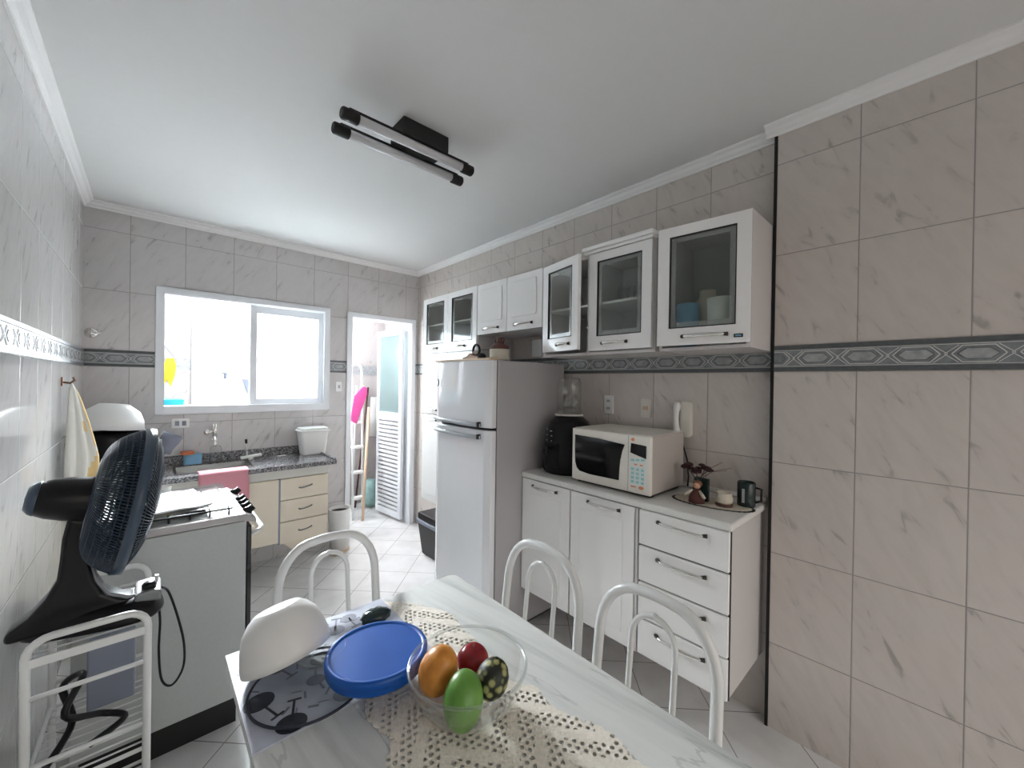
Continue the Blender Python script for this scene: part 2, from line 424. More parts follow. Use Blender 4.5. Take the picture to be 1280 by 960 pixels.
# ------------------------------------------------------------------ room shell
YE = -2.2       # room runs on behind the camera
struct(MB().box(-1.3, 2.6, YE, 5.2, -.1, 0).build('floor', 'floor_tiles'))
struct(MB().box(-1.3, 2.6, YE, 5.2, CZ, CZ+.1).build('ceiling', 'ceiling_paint'))
struct(MB().box(XL-.15, XL, YE, YB, 0, CZ).build('wall_left', 'tiles_left'))
struct(MB().box(XR, XR+.15, .525, YB+.15, 0, CZ).build('wall_right', 'tiles_right'))
struct(MB().box(XN, XR+.15, YE, .518, 0, CZ).build('wall_right_front', 'tiles_right_front'))
# back wall with window and door openings
WX0, WX1, WZ0, WZ1 = .045, 1.18, 1.275, 2.13
DX0, DX1, DZ = 1.385, 2.04, 2.125
b = MB()
b.box(-1.3, WX0, YB, YB+.15, 0, CZ).box(WX0, WX1, YB, YB+.15, 0, WZ0).box(WX0, WX1, YB, YB+.15, WZ1, CZ)
b.box(WX1, DX0, YB, YB+.15, 0, CZ).box(DX0, DX1, YB, YB+.15, DZ, CZ).box(DX1, XR, YB, YB+.15, 0, CZ)
struct(b.build('wall_back', 'tiles_back'))
# black strip in the corner where the wall steps forward
struct(MB().box(XN-.004, XN+.02, .518, .5305, 0, CZ-.045).build('trim_1', 'black_trim'), 'black strip down the step in the right wall')
# border tiles, relief
def border(name, axis, plane, sgn, u0, u1, c0, per=.1467, gaps=()):
    """plane: wall coordinate, sgn: into the room"""
    b = MB()
    def bx(a0, a1, z0, z1, t, mi):
        if axis == 1: b.box(plane, plane+sgn*t, a0, a1, z0, z1, mi)
        else: b.box(a0, a1, plane, plane+sgn*t, z0, z1, mi)
    zm = (ZB+ZT)/2; hh = .034
    segs = []; a = u0
    for g0, g1 in gaps: segs.append((a, g0)); a = g1
    segs.append((a, u1))
    for a0, a1 in segs:
        bx(a0, a1, ZB+.001, ZT-.001, .003, 0)
        bx(a0, a1, ZB+.001, ZB+.017, .008, 1); bx(a0, a1, ZT-.017, ZT-.001, .008, 1)
        def poly(pts, t, mi):
            pts = [(min(max(p[0], a0), a1), p[1]) for p in pts]
            b.prism(pts, 0 if axis == 1 else 1, plane+sgn*.001, plane+sgn*t, mi)
        def line(p, q, w, t=.0055, mi=2):
            d = Vector((q[0]-p[0], q[1]-p[1]))
            if d.length < 1e-6: return
            if max(p[0], q[0]) <= a0 or min(p[0], q[0]) >= a1: return
            nn = Vector((-d.y, d.x)).normalized()*w/2
            poly([(p[0]+nn.x, p[1]+nn.y), (q[0]+nn.x, q[1]+nn.y), (q[0]-nn.x, q[1]-nn.y), (p[0]-nn.x, p[1]-nn.y)], t, mi)
        line((a0, zm-hh), (a1, zm-hh), .0022); line((a0, zm+hh), (a1, zm+hh), .0022)
        k0 = int(math.floor((a0-c0)/per))-1; k1 = int(math.ceil((a1-c0)/per))+1
        for k in range(k0, k1+1):
            c = c0+k*per
            if c+.06 < a0 or c-.06 > a1: continue
            def hexa(rx_, rz_, fl): return [(c-rx_, zm), (c-fl, zm+rz_), (c+fl, zm+rz_), (c+rx_, zm), (c+fl, zm-rz_), (c-fl, zm-rz_)]
            hx = hexa(.046, .018, .026)
            if a0 < c < a1: poly(hx, .005, 3)
            for i in range(6): line(hx[i], hx[(i+1) % 6], .0018, .0058, 1)
            h2 = hexa(.060, .028, .036)
            for i in range(6): line(h2[i], h2[(i+1) % 6], .0028)
            e = c+per/2
            line((e-.030, zm+.030), (e+.004, zm), .0022); line((e+.004, zm), (e-.030, zm-.030), .0022)
            line((e+.030, zm+.030), (e-.004, zm), .0022); line((e-.004, zm), (e+.030, zm-.030), .0022)
    return b.build(name, ['border_ground', 'border_dark', 'border_line', 'border_hex'])
struct(border('trim_2', 1, XR, -1, .531, YB, .60), 'patterned border tiles on the right wall')
struct(border('trim_3', 1, XN, -1, YE, .5175, .225), 'patterned border tiles on the stepped right wall')
struct(border('trim_4', 0, YB, -1, XL+.01, XR-.01, -.03, gaps=((.02, 1.207), (1.355, 2.062))), 'patterned border tiles on the back wall')
struct(border('trim_5', 1, XL, 1, YE, YB-.01, 2.3), 'patterned border tiles on the left wall')
# crown moulding (profile in x,z then extruded)
def mould(name, axis, plane, sgn, a0, a1):
    b = MB(); t = CZ
    pr_ = [(0, t), (0, t-.045), (.008, t-.045), (.012, t-.036), (.022, t-.030), (.034, t-.016), (.046, t-.011), (.05, t-.008), (.05, t)]
    poly = [(plane+sgn*p[0], p[1]) for p in pr_]
    # extrude along the other axis
    if axis == 1: b.prism(poly, 1, a0, a1)
    else: b.prism(poly, 0, a0, a1)
    return struct(b.build(name, 'plaster_white'))
mould('trim_6', 1, XR, -1, .53, YB); mould('trim_7', 1, XN, -1, YE, .56)
mould('trim_8', 1, XL, 1, YE, YB); mould('trim_9', 0, YB, -1, XL, XR)

# kitchen window
def frame_rect(b, x0, x1, z0, z1, w, y0, y1, mi=0, wb=None, wt=None):
    wb = wb or w; wt = wt or w
    b.box(x0, x0+w, y0, y1, z0, z1, mi).box(x1-w, x1, y0, y1, z0, z1, mi)
    b.box(x0+w, x1-w, y0, y1, z0, z0+wb, mi).box(x0+w, x1-w, y0, y1, z1-wt, z1, mi)
w = thing('window_1', None, None, (.61, 3.86, 1.25)); struct(w)
b = MB(); frame_rect(b, .021, 1.206, 1.238, 2.156, .048, YB-.012, YB+.0, wb=.06, wt=.042)
frame_rect(b, .046, 1.179, 1.276, 2.129, .022, YB, YB+.149)
b.build('window_frame', 'alu_white', w, bevel=.003)
b = MB(); frame_rect(b, .596, 1.162, 1.297, 2.108, .046, YB+.03, YB+.055, wt=.062, wb=.045)
sash = b.build('sliding_sash', 'alu_white', w, bevel=.003)
MB().box(.642, 1.116, YB+.040, YB+.045, 1.342, 2.046).build('pane', 'pane_frosted', sash)
b = MB(); b.box(.60, .63, YB+.07, YB+.095, 1.30, 2.105); 
b.build('rear_sash_stile', 'alu_white', w, bevel=.002)
# kitchen door: casing and the leaf standing open into the service area
d = thing('door_1', None, None, (1.71, 3.86, 0)); struct(d)
b = MB(); b.box(1.356, 1.40, YB-.014, YB, 0, 2.15).box(2.022, 2.066, YB-.014, YB, 0, 2.15).box(1.40, 2.022, YB-.014, YB, 2.108, 2.15)
b.box(1.386, 1.402, YB, YB+.149, 0, 2.124).box(2.02, 2.039, YB, YB+.149, 0, 2.124).box(1.402, 2.02, YB, YB+.149, 2.106, 2.124)
b.build('door_casing', 'alu_white', d, bevel=.003)
L0 = Vector((2.0, 3.90)); ang = math.radians(96); LW = .50
lf = bpy.data.objects.new('door_leaf', None); COL.objects.link(lf); lf.parent = d; lf.location = (L0.x-1.71, L0.y-3.86, 0); lf.rotation_euler = (0, 0, ang)
b = MB(); T0 = .035
b.box(0, .05, 0, T0, .03, 2.06).box(LW-.05, LW, 0, T0, .03, 2.06).box(.05, LW-.05, 0, T0, .03, .09).box(.05, LW-.05, 0, T0, 2.0, 2.06).box(.05, LW-.05, 0, T0, 1.10, 1.16)
b.build('leaf_frame', 'alu_white', lf, world=False, bevel=.003)
MB().box(.05, LW-.05, .014, .02, 1.16, 2.0).build('pane', 'pane_door', lf, world=False)
b = MB()
for i in range(22):
    z = .10+i*.0455
    b.prism([(.004, z), (.031, z+.018), (.031, z+.045), (.004, z+.026)], 0, .05, LW-.05)
b.build('louvre', 'alu_white', lf, world=False)
b = MB().box(LW-.04, LW-.015, -.01, 0, 1.02, 1.16).rod((LW-.03, -.005, 1.09), (LW-.03, -.05, 1.09), .007).rod((LW-.03, -.045, 1.09), (LW-.13, -.045, 1.09), .007)
b.build('door_handle', 'chrome', lf, world=False)

# service area beyond
SB = 4.85; SRX = 2.2
b = MB(); b.box(-1.3, .30, SB, SB+.15, 0, CZ).box(.30, 1.35, SB, SB+.15, 0, 1.25).box(.30, 1.35, SB, SB+.15, 2.07, CZ).box(1.35, SRX, SB, SB+.15, 0, CZ)
struct(b.build('wall_service_back', 'tiles_service'))
struct(MB().box(SRX, SRX+.1, YB+.15, SB+.15, 0, CZ).build('wall_service_right', 'tiles_service_side'))
struct(MB().box(-1.4, -1.3, YB, SB+.15, 0, CZ).build('wall_service_left', 'tiles_service_side'))
b = MB().box(-1.3, .298, SB-.004, SB, ZB, ZT).box(1.352, SRX, SB-.004, SB, ZB, ZT).box(SRX-.004, SRX, YB+.15, SB-.004, ZB, ZT)
struct(b.build('trim_10', 'border_hex'))
w = thing('window_2', None, None, (.83, SB, 1.25)); struct(w)
b = MB(); frame_rect(b, .285, 1.365, 1.235, 2.085, .055, SB-.015, SB+.04); b.build('window_frame', 'alu_white', w, bevel=.003)
MB().box(.34, 1.31, SB+.01, SB+.02, 1.29, 2.03).build('pane', 'pane_daylight', w)
b = MB().box(.343, .352, SB-.02, SB-.015, 1.60, 1.62); b.build('window_latch', 'slate', w)
# ------------------------------------------------------------------ ceiling light
t = thing('ceiling_light', 'black twin-tube ceiling light fixture, unlit', 'ceiling light', (.88, 1.67, CZ-.09))
MB().box(.80, 1.03, 1.60, 1.73, CZ-.075, CZ).build('mounting_box', 'black_matte', t, bevel=.004)
for (x0, x1, y) in ((.545, 1.185, 1.625), (.552, 1.205, 1.745)):
    z = CZ-.095
    MB().rod((x0+.055, y, z), (x1-.055, y, z), .019, n=20).build('light_tube', 'tube_diffuser', t)
    b = MB(); b.box(x0+.03, x1-.03, y-.010, y+.010, z+.015, z+.028)
    b.build('tube_rail', 'black_matte', t)
    for a, c in ((x0, x0+.07), (x1-.065, x1)):
        MB().lathe([(.019, 0), (.0245, .006), (.0245, c-a-.004), (.020, c-a)], n=20, M=Matrix.Rotation(PI/2, 3, 'Y'), c=(a, y, z)).build('end_cap', 'black_matte', t)
MB().box(.86, .97, 1.62, 1.75, CZ-.078, CZ-.066).build('bracket', 'black_matte', t)

# ------------------------------------------------------------------ handles (bow pulls)
def smooth(pts, n=6):
    P = [Vector(p) for p in pts]; out = []
    for i in range(len(P)-1):
        a, b_, c, d = P[max(i-1, 0)], P[i], P[i+1], P[min(i+2, len(P)-1)]
        for k in range(n):
            t_ = k/n; out.append(.5*((2*b_)+(c-a)*t_+(2*a-5*b_+4*c-d)*t_*t_+(3*b_-a-3*c+d)*t_**3))
    out.append(P[-1]); return out
def bow(b, c, half, axis=1, out=(-1, 0, 0), d=.022):
    c = Vector(c); o = Vector(out); a = Vector((0, 1, 0)) if axis == 1 else Vector(axis)
    pts = []; rs = []
    for i in range(13):
        t_ = -1+2*i/12
        pts.append(c+a*half*t_+o*(.004+d*(1-t_*t_)**.6)); rs.append(.004+.0045*(1-abs(t_)**2.5))
    b.tube(pts, rs, 10, 0)
    for s_ in (-1, 1):
        b.tube([c+a*half*s_*1.0+o*.002, c+a*half*s_*.82+o*.014], [.0095, .006], 8, 1)
    return b
def front_X(mb, X, y0, y1, z0, z1, th=.018, mi=0, panel=None):
    mb.box(X, X+th, y0, y1, z0, z1, mi)
    if panel:
        m_ = panel; mb.box(X-.003, X, y0+m_, y1-m_, z0+m_, z1-m_, mi)

# ---- base cabinet on the right
t = thing('base_cabinet', 'white steel kitchen base cabinet hung under its light worktop, two doors and four drawers', 'cabinet', (1.88, 1.15, .277))
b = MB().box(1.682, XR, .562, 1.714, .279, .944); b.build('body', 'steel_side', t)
b = MB().box(1.678, 1.684, .558, 1.716, .277, .944); b.build('seam_shade', 'dark_gap', t)  # black sheet behind the fronts, paints the shade in their seams
for (y0, y1, hy) in ((1.352, 1.714, 1.53), (.968, 1.342, 1.135)):
    b = MB(); front_X(b, 1.66, y0, y1, .277, .938, panel=None)
    b.box(1.657, 1.66, y0+.06, y1-.06, .335, .86)
    dr = b.build('door', 'steel_white', t, bevel=.006, seg=3)
    bow(MB(), (1.659, hy, .906), .095).build('handle', ['chrome', 'chrome_dark'], dr)
MB().box(1.662, 1.68, .950, .962, .277, .938).build('filler_strip', 'steel_side', t)
zs = [.277, .444, .611, .777, .944]
for i in range(4):
    b = MB(); front_X(b, 1.66, .560, .944, zs[i]+.003, zs[i+1]-.004)
    dr = b.build('drawer', 'steel_white', t, bevel=.005, seg=3)
    bow(MB(), (1.659, .747, zs[i+1]-.042), .105).build('handle', ['chrome', 'chrome_dark'], dr)
b = MB().box(1.650, XR-.001, .548, 1.715, .945, .977)
b.box(XR-.022, XR-.001, .548, 1.715, .977, 1.0)
b.build('worktop', 'counter_white', t, bevel=.008, seg=3)

# ---- wall cabinets
def glass_door(root, M, w_, z0, z1, name='door', fr=.052, hside=.5, hl=.075, sticker=False):
    """local: x 0..w_ along the door, y = depth (0 front .. .018), built through matrix M"""
    o = bpy.data.objects.new(name, None); 
    b = MB()
    gy0, gy1, gz0, gz1 = fr, w_-fr, z0+.075, z1-.045
    outer = rrect(0, w_, z0, z1, .006, 3); 
    b.box(0, gy0, 0, .02, z0, z1).box(gy1, w_, 0, .02, z0, z1).box(gy0, gy1, 0, .02, z0, gz0).box(gy0, gy1, 0, .02, gz1, z1)
    # dark gasket line round the pane
    g = .004
    b.box(gy0, gy0+g, -.001, .012, gz0, gz1, 1).box(gy1-g, gy1, -.001, .012, gz0, gz1, 1).box(gy0, gy1, -.001, .012, gz0, gz0+g, 1).box(gy0, gy1, -.001, .012, gz1-g, gz1, 1)
    dr = b.build(name, ['steel_white', 'dark_gap'], root, M=M, world=True)
    e = .026
    MB().box(gy0+g, gy1-g, .008, .012, gz0+g, gz1-g).build('pane', 'cab_glass', dr, M=M)
    q = MB(); q.box(gy0+g, gy0+e, .006, .008, gz0+g, gz1-g).box(gy1-e, gy1-g, .006, .008, gz0+g, gz1-g).box(gy0+e, gy1-e, .006, .008, gz0+g, gz0+e).box(gy0+e, gy1-e, .006, .008, gz1-e, gz1-g)
    q.build('etched_band', 'cab_glass_etched', dr, M=M)
    bow(MB(), (w_*hside, -.001, z0+.037), hl, axis=(1, 0, 0), out=(0, -1, 0)).build('handle', ['chrome', 'chrome_dark'], dr, M=M)
    if sticker:
        q = MB().box(w_*.865, w_*.96, -.002, 0, z0+.030, z0+.045).box(w_*.88, w_*.945, -.003, -.002, z0+.035, z0+.040, 1)
        q.build('name_plate', ['dark_green_glass', 'blue_light'], dr, M=M)
    return dr
def door_mat(hx, hy, dirx, diry):
    """front face runs from hinge (hx,hy) along (dirx,diry); depth to the right-hand wall side"""
    d = Vector((dirx, diry, 0)).normalized(); n = Vector((-d.y, d.x, 0))
    if n.x < 0: n = -n
    return Matrix(((d.x, n.x, 0, hx), (d.y, n.y, 0, hy), (0, 0, 1, 0), (0, 0, 0, 1)))
def carcass(root, x0, x1, y0, y1, z0, z1, shelf=None, mat=('steel_side', 'cab_inside'), name='body', mid=None):
    b = MB(); k = .014
    b.box(x0, x1, y0, y0+k, z0, z1).box(x0, x1, y1-k, y1, z0, z1).box(x0, x1, y0+k, y1-k, z0, z0+k).box(x0, x1, y0+k, y1-k, z1-k, z1)
    b.box(x1-.006, x1, y0+k, y1-k, z0+k, z1-k, 1)
    if mid: b.box(x0, x1, mid-.008, mid+.008, z0+k, z1-k)
    ob = b.build(name, list(mat), root)
    for s_ in (shelf or []):
        MB().box(x0+.02, x1-.006, y0+k, y1-k, s_-.006, s_+.006).build('shelf', 'steel_white', root)
    return ob
# single-door cabinet by the black strip
t = thing('wall_cabinet', 'white wall cabinet nearest the black strip, one wide glass door with small name plate', 'cabinet', (1.92, .72, 1.672))
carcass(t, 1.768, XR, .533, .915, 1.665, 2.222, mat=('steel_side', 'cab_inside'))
M = door_mat(1.752, .528, -.115, .993)   # swung a little open
M = M @ Matrix.Identity(4)
# flip so that handle and plate sit right: local x grows away from the camera
glass_door(t, M, .372, 1.684, 2.212, hside=.46, hl=.09)
P = MB().box(.025, .058, -.0025, 0, 1.705, 1.719).box(.030, .053, -.0035, -.0025, 1.709, 1.7145, 1)
P.build('name_plate', ['dark_green_glass', 'blue_light'], t, M=M)
# double cabinet
t = thing('wall_cabinet', 'white wall cabinet with two glass doors, left door ajar, crown ledge above right door', 'cabinet', (1.92, 1.3, 1.672))
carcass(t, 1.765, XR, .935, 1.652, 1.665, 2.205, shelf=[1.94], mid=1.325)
MB().box(1.74, 1.90, .94, 1.345, 2.205, 2.222).box(1.725, 1.91, .935, 1.35, 2.222, 2.243).build('crown_ledge', 'steel_white', t, bevel=.006, seg=3)
glass_door(t, door_mat(1.742, .945, 0, 1), .362, 1.684, 2.20, hside=.55, hl=.075)
glass_door(t, door_mat(1.745, 1.648, -.21, -.978), .325, 1.69, 2.20, hside=.62, hl=.06)
# low cabinet over the fridge
t = thing('wall_cabinet', 'low white wall cabinet above the fridge with two solid doors', 'cabinet', (1.92, 1.98, 1.845))
MB().box(1.768, XR, 1.658, 2.308, 1.85, 2.205).build('body', 'steel_side', t)
for y0, y1 in ((1.662, 1.983), (1.988, 2.306)):
    b = MB().box(1.75, 1.768, y0, y1, 1.848, 2.208); b.prism(rrect(y0+.045, y1-.045, 1.935, 2.165, .01, 2), 0, 1.744, 1.75)
    dr = b.build('door', 'steel_white', t, bevel=.006, seg=3)
    bow(MB(), (1.75, (y0+y1)/2, 1.885), .085).build('handle', ['chrome', 'chrome_dark'], dr)
# tall cabinet behind the fridge
t = thing('pantry_cabinet', 'tall white pantry cabinet behind the fridge, glass doors above and solid doors below', 'cabinet', (1.92, 2.69, .49))
carcass(t, 1.768, XR, 2.312, 3.075, 1.75, 2.212, shelf=[1.985], name='upper_body', mid=2.70)
MB().box(1.768, XR, 2.312, 3.075, .495, 1.745).build('lower_body', 'steel_side', t)
for y0, y1 in ((2.315, 2.692), (2.698, 3.075)):
    glass_door(t, door_mat(1.75, y0, 0, 1), y1-y0, 1.745, 2.21, hl=.05)
    for za_, zb2, hz in ((.495, 1.222, 1.185), (1.232, 1.738, 1.27)):
        b = MB().box(1.75, 1.768, y0, y1, za_, zb2).box(1.745, 1.75, y0+.05, y1-.05, za_+.055, zb2-.075 if za_ < 1 else zb2-.055)
        dr = b.build('door', 'steel_white', t, bevel=.006, seg=3)
        bow(MB(), (1.745, (y0+y1)/2, hz), .06).build('handle', ['chrome', 'chrome_dark'], dr)

# things behind the glass
def cup(x, y, z, r, h, m, label, group=None, cat='cup', name='cup', handle=False):
    b = MB().lathe([(r*.75, 0), (r*.9, h*.3), (r, h), (r*.92, h), (r*.8, h*.3), (r*.6, h*.08), (0, h*.08)], (0, 0, 0), 20)
    if handle: b.tube([(0, -r*.9, h*.8), (0, -r*1.5, h*.7), (0, -r*1.5, h*.35), (0, -r*.85, h*.25)], .005, 8)
    o = b.build(name, m); o.location = (x, y, z); return tag(o, label, cat, group)
cup(1.84, .665, 1.679, .062, .21, 'white_plastic', 'large white mug behind the widest glass door', name='mug', cat='mug', handle=True)
cup(1.85, .82, 1.679, .052, .205, 'blue_light', 'pale blue cup behind the widest glass door', cat='cup')
o = MB().lathe([(.045, 0), (.05, .01), (.05, .23), (.035, .25), (.036, .28), (0, .28)], n=20).build('storage_jar', 'ceramic_cream'); o.location = (1.96, .775, 1.679); tag(o, 'tall beige jar behind the widest glass door', 'jar')
o = MB().lathe([(.055, 0), (.06, .01), (.06, .24), (0, .25)], n=20).build('canister', 'white_plastic'); o.location = (1.99, .635, 1.679); tag(o, 'pale lidded canister behind the widest glass door, at the back right', 'canister')
for k, (y, z) in enumerate(((1.03, 1.946), (1.12, 1.946), (1.21, 1.946))):
    o = cup(1.93, y, z, .032, .10, 'clear_plastic', 'clear drinking glass on the shelf behind the right glass door of the double cabinet', 'glasses in the double cabinet', 'drinking glass', 'drinking_glass')
for k, (y, z) in enumerate(((1.42, 1.946), (1.53, 1.946))):
    cup(1.93, y, z, .03, .085, 'ceramic_cream', 'beige cup on the shelf behind the ajar narrow glass door', 'beige cups behind the ajar door')
for k, y in enumerate((2.42, 2.50, 2.58)):
    cup(1.93, y, 1.991, .03, .11, 'white_plastic', 'pale cup on the shelf in the pantry cabinet', 'pale cups in the pantry cabinet')

# ------------------------------------------------------------------ fridge
t = thing('refrigerator', 'tall white two-door refrigerator beside the base cabinet', 'refrigerator', (1.73, 2.01, 0))
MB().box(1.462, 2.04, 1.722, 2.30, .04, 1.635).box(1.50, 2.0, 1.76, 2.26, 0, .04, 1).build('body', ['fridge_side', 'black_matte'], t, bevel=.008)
def bowed(y0, y1, z0, z1):
    b = MB(); pts = [(1.455, y0), (1.455, y1)]
    for i in range(13):
        u = i/12; y = y1+(y0-y1)*u; e = 1-(2*u-1)**2
        edge = .014 if i in (0, 12) else 0
        pts.append((1.405-.012*e+edge, y))
    return b.prism(pts, 2, z0, z1, 0, False)
MB().box(1.452, 1.464, 1.73, 2.292, .07, 1.63).build('door_gasket', 'dark_gap', t)
fd = bowed(1.722, 2.30, 1.246, 1.635).build('freezer_door', 'fridge_front', t, bevel=.006)
MB().box(1.40, 1.464, 1.722, 2.30, 1.635, 1.647).build('top_trim', 'beige_trim', t, bevel=.003)
ld = bowed(1.722, 2.30, .06, 1.232).build('fridge_door', 'fridge_front', t, bevel=.006)
for z, par in ((1.266, fd), (1.196, ld)):
    b = MB(); pts = []; rs = []
    for i in range(17):
        u = -1+2*i/16; pts.append((1.392-.030*(1-u**4), 2.035+.245*u, z+.004*u)); rs.append(.013 if abs(u) < .97 else .010)
    b.tube(pts, rs, 12)
    b.box(1.372, 1.395, 1.79, 1.802, z-.014, z+.014, 1)
    b.build('door_handle', ['fridge_handle', 'black_matte'], par)
MB().tube([(1.391, 2.250-.012*math.cos(a), 1.50+.022*math.sin(a)) for a in [PI*(-.5+k/8) for k in range(9)]], .004, 8).build('fridge_magnet', 'black_plastic')
tag(bpy.data.objects['fridge_magnet'], 'small black curved magnet on the freezer door', 'magnet')
# on top of the fridge
t = thing('ceramic_jug', 'brown and white ceramic jug on the fridge top', 'jug', (1.62, 1.90, 1.647))
MB().lathe([(.056, 0), (.062, .006), (.062, .068)], (1.62, 1.90, 1.647), 28).build('body', 'ceramic_cream', t)
bb = MB().lathe([(.062, .068), (.060, .082), (.040, .10), (.020, .108), (.017, .135), (.022, .142), (.015, .142), (0, .14)], (1.62, 1.90, 1.647), 28); bb.build('neck', 'clay_brown', t)
for s_ in (-1, 1): MB().tube([(1.62, 1.90+s_*.018, 1.78), (1.62, 1.90+s_*.038, 1.785), (1.62, 1.90+s_*.040, 1.765), (1.62, 1.90+s_*.030, 1.75)], .005, 8).build('handle', 'clay_brown', t)
b = MB().box(1.556, 1.5575, 1.90-.022, 1.90+.015, 1.678, 1.682)
t = thing('ornamental_iron', 'dark metal kettle-like ornament with a black ring handle on fridge', 'ornament', (1.57, 2.12, 1.647))
pts = [(0, 0), (.16, 0), (.17, .02), (.12, .03), (.09, .05), (.05, .035), (.0, .03), (-.01, .015)]
MB().prism([(2.03+p[0], 1.648+p[1]) for p in pts], 0, 1.545, 1.595).build('body', 'copper_brown', t, bevel=.005)
MB().tube([(1.57, 2.075+.034*math.cos(a), 1.715+.036*math.sin(a)) for a in [2*PI*k/20 for k in range(20)]], .008, 10, closed=True).build('ring_handle', 'black_plastic', t)
MB().ball((1.57, 2.075, 1.70), .02, .02, .016).build('knob', 'ceramic_cream', t)
MB().ball((1.57, 2.02, 1.672), .022, .04, .022).build('spout', 'black_plastic', t)

# wall plates on the right wall
def plate(name, label, cat, y0, y1, z0, z1, holes, mat='white_plastic', hm='slate'):
    t = thing(name, label, cat, (XR-.006, (y0+y1)/2, z0))
    MB().prism(rrect(y0, y1, z0, z1, .006, 3), 0, XR-.010, XR).build('plate', mat, t, bevel=.002)
    for (a, c, r_) in holes:
        MB().box(XR-.013, XR-.010, a-r_, a+r_, c-r_*.7, c+r_*.7).build('socket', hm, t)
    return t
plate('wall_outlet', 'white double outlet above the microwave, left one on right wall', 'outlet', 1.372, 1.436, 1.325, 1.438, [(1.404, 1.405, .011), (1.404, 1.36, .011)], hm='fridge_handle')
plate('wall_switch', 'ivory wall plate right of the white outlet above microwave', 'wall switch', 1.125, 1.187, 1.32, 1.428, [(1.156, 1.375, .015)], mat='ivory_plastic', hm='beige_trim')
plate('wall_switch', 'blank white plate on wall between fridge top and cabinets', 'wall plate', 1.975, 2.075, 1.70, 1.825, [])
t = thing('intercom_handset', 'white wall intercom handset above the counter, right of microwave', 'intercom', (2.06, .92, 1.25))
MB().prism(rrect(.890, .945, 1.235, 1.425, .02, 4), 0, XR-.035, XR).build('cradle', 'ivory_plastic', t, bevel=.004)
b = MB(); pts = []
for i in range(9):
    u = i/8; pts.append((XR-.045-.016*math.sin(PI*u), .955, 1.25+.165*u))
b.tube(pts, [.017, .020, .016, .0145, .014, .0145, .016, .020, .017], 12); b.build('handset', 'white_plastic', t)
MB().tube([(XR-.02, .935, 1.24), (XR-.03, .93, 1.20), (XR-.02, .91, 1.12), (XR-.012, .905, 1.03), (XR-.03, .90, .985)], .004, 6).build('cord', 'black_plastic', t)

# ------------------------------------------------------------------ microwave
t = thing('microwave', 'ivory microwave oven with black window on the worktop', 'microwave', (1.87, 1.14, .978))
X0 = 1.70; ya, yb = .912, 1.372; za, zb_ = .992, 1.268
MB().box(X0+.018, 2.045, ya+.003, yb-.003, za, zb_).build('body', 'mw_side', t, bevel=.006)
MB().box(X0, X0+.02, ya, yb, za, zb_).build('front_frame', 'mw_body', t, bevel=.006, seg=3)
MB().box(X0+.03, 2.03, ya+.02, yb-.02, .979, za).build('underside', 'black_matte', t)
MB().box(X0+.02, 2.043, ya+.004, yb-.004, zb_, zb_+.002).build('top_cover', 'mw_body', t)
pn = 1.028
win = [(yb-.025, zb_-.038), (pn+.055, zb_-.055), (pn+.062, zb_-.075)] + [(pn+.068+.016*math.sin(PI*u/8)*1.0, zb_-.075-.145*u/8) for u in range(1, 9)]
win = [(yb-.022, zb_-.035), (1.20, zb_-.040), (pn+.020, zb_-.052), (pn+.033, zb_-.085), (pn+.043, zb_-.13), (pn+.048, zb_-.18), (pn+.050, zb_-.230), (1.25, zb_-.232), (yb-.055, zb_-.225), (yb-.036, zb_-.21), (yb-.025, zb_-.18), (yb-.022, zb_-.12)]
MB().prism(win, 0, X0-.003, X0+.002).build('door_window', 'mw_glass', t)
MB().box(X0-.0015, X0, pn-.001, pn+.001, za+.006, zb_-.006).build('door_seam', 'fridge_handle', t)
MB().prism([(.935, zb_-.045), (pn-.015, zb_-.04), (pn-.012, zb_-.085), (.935, zb_-.105)], 0, X0-.003, X0+.001).build('display', 'mw_glass', t)
MB().box(X0-.002, X0, .935, pn-.012, za+.022, zb_-.112).build('control_panel', 'panel_light', t)
b = MB()
for r_ in range(4):
    for c_ in range(3):
        yy = .951+c_*.026; z = za+.055+r_*.020; b.box(X0-.0045, X0-.002, yy-.007, yy+.007, z-.006, z+.006, 0)
for c_ in range(3): b.box(X0-.0045, X0-.002, .942+c_*.026, .960+c_*.026, za+.158-.003*c_, za+.168-.003*c_, 0)
for c_ in range(2): b.box(X0-.0045, X0-.002, .950+c_*.030, .964+c_*.030, za+.135, za+.141, 1)
b.prism([(.957+.013*math.cos(a), za+.032+.008*math.sin(a)) for a in [2*PI*k/16 for k in range(16)]], 0, X0-.0045, X0-.002, 1)
b.box(X0-.0045, X0-.002, 0.985, 1.01, za+.029, za+.035, 1)
b.build('buttons', ['panel_teal', 'panel_orange'], t)
b = MB()
b.prism([(1.005+.009*math.cos(a), zb_-.022+.008*math.sin(a)) for a in [2*PI*k/16 for k in range(16)]], 0, X0-.002, X0)
b.build('badge', 'panel_orange', t)
for yy in (ya+.03, yb-.03): MB().box(X0+.04, X0+.07, yy-.012, yy+.012, .977, .98).build('foot', 'black_matte', t)

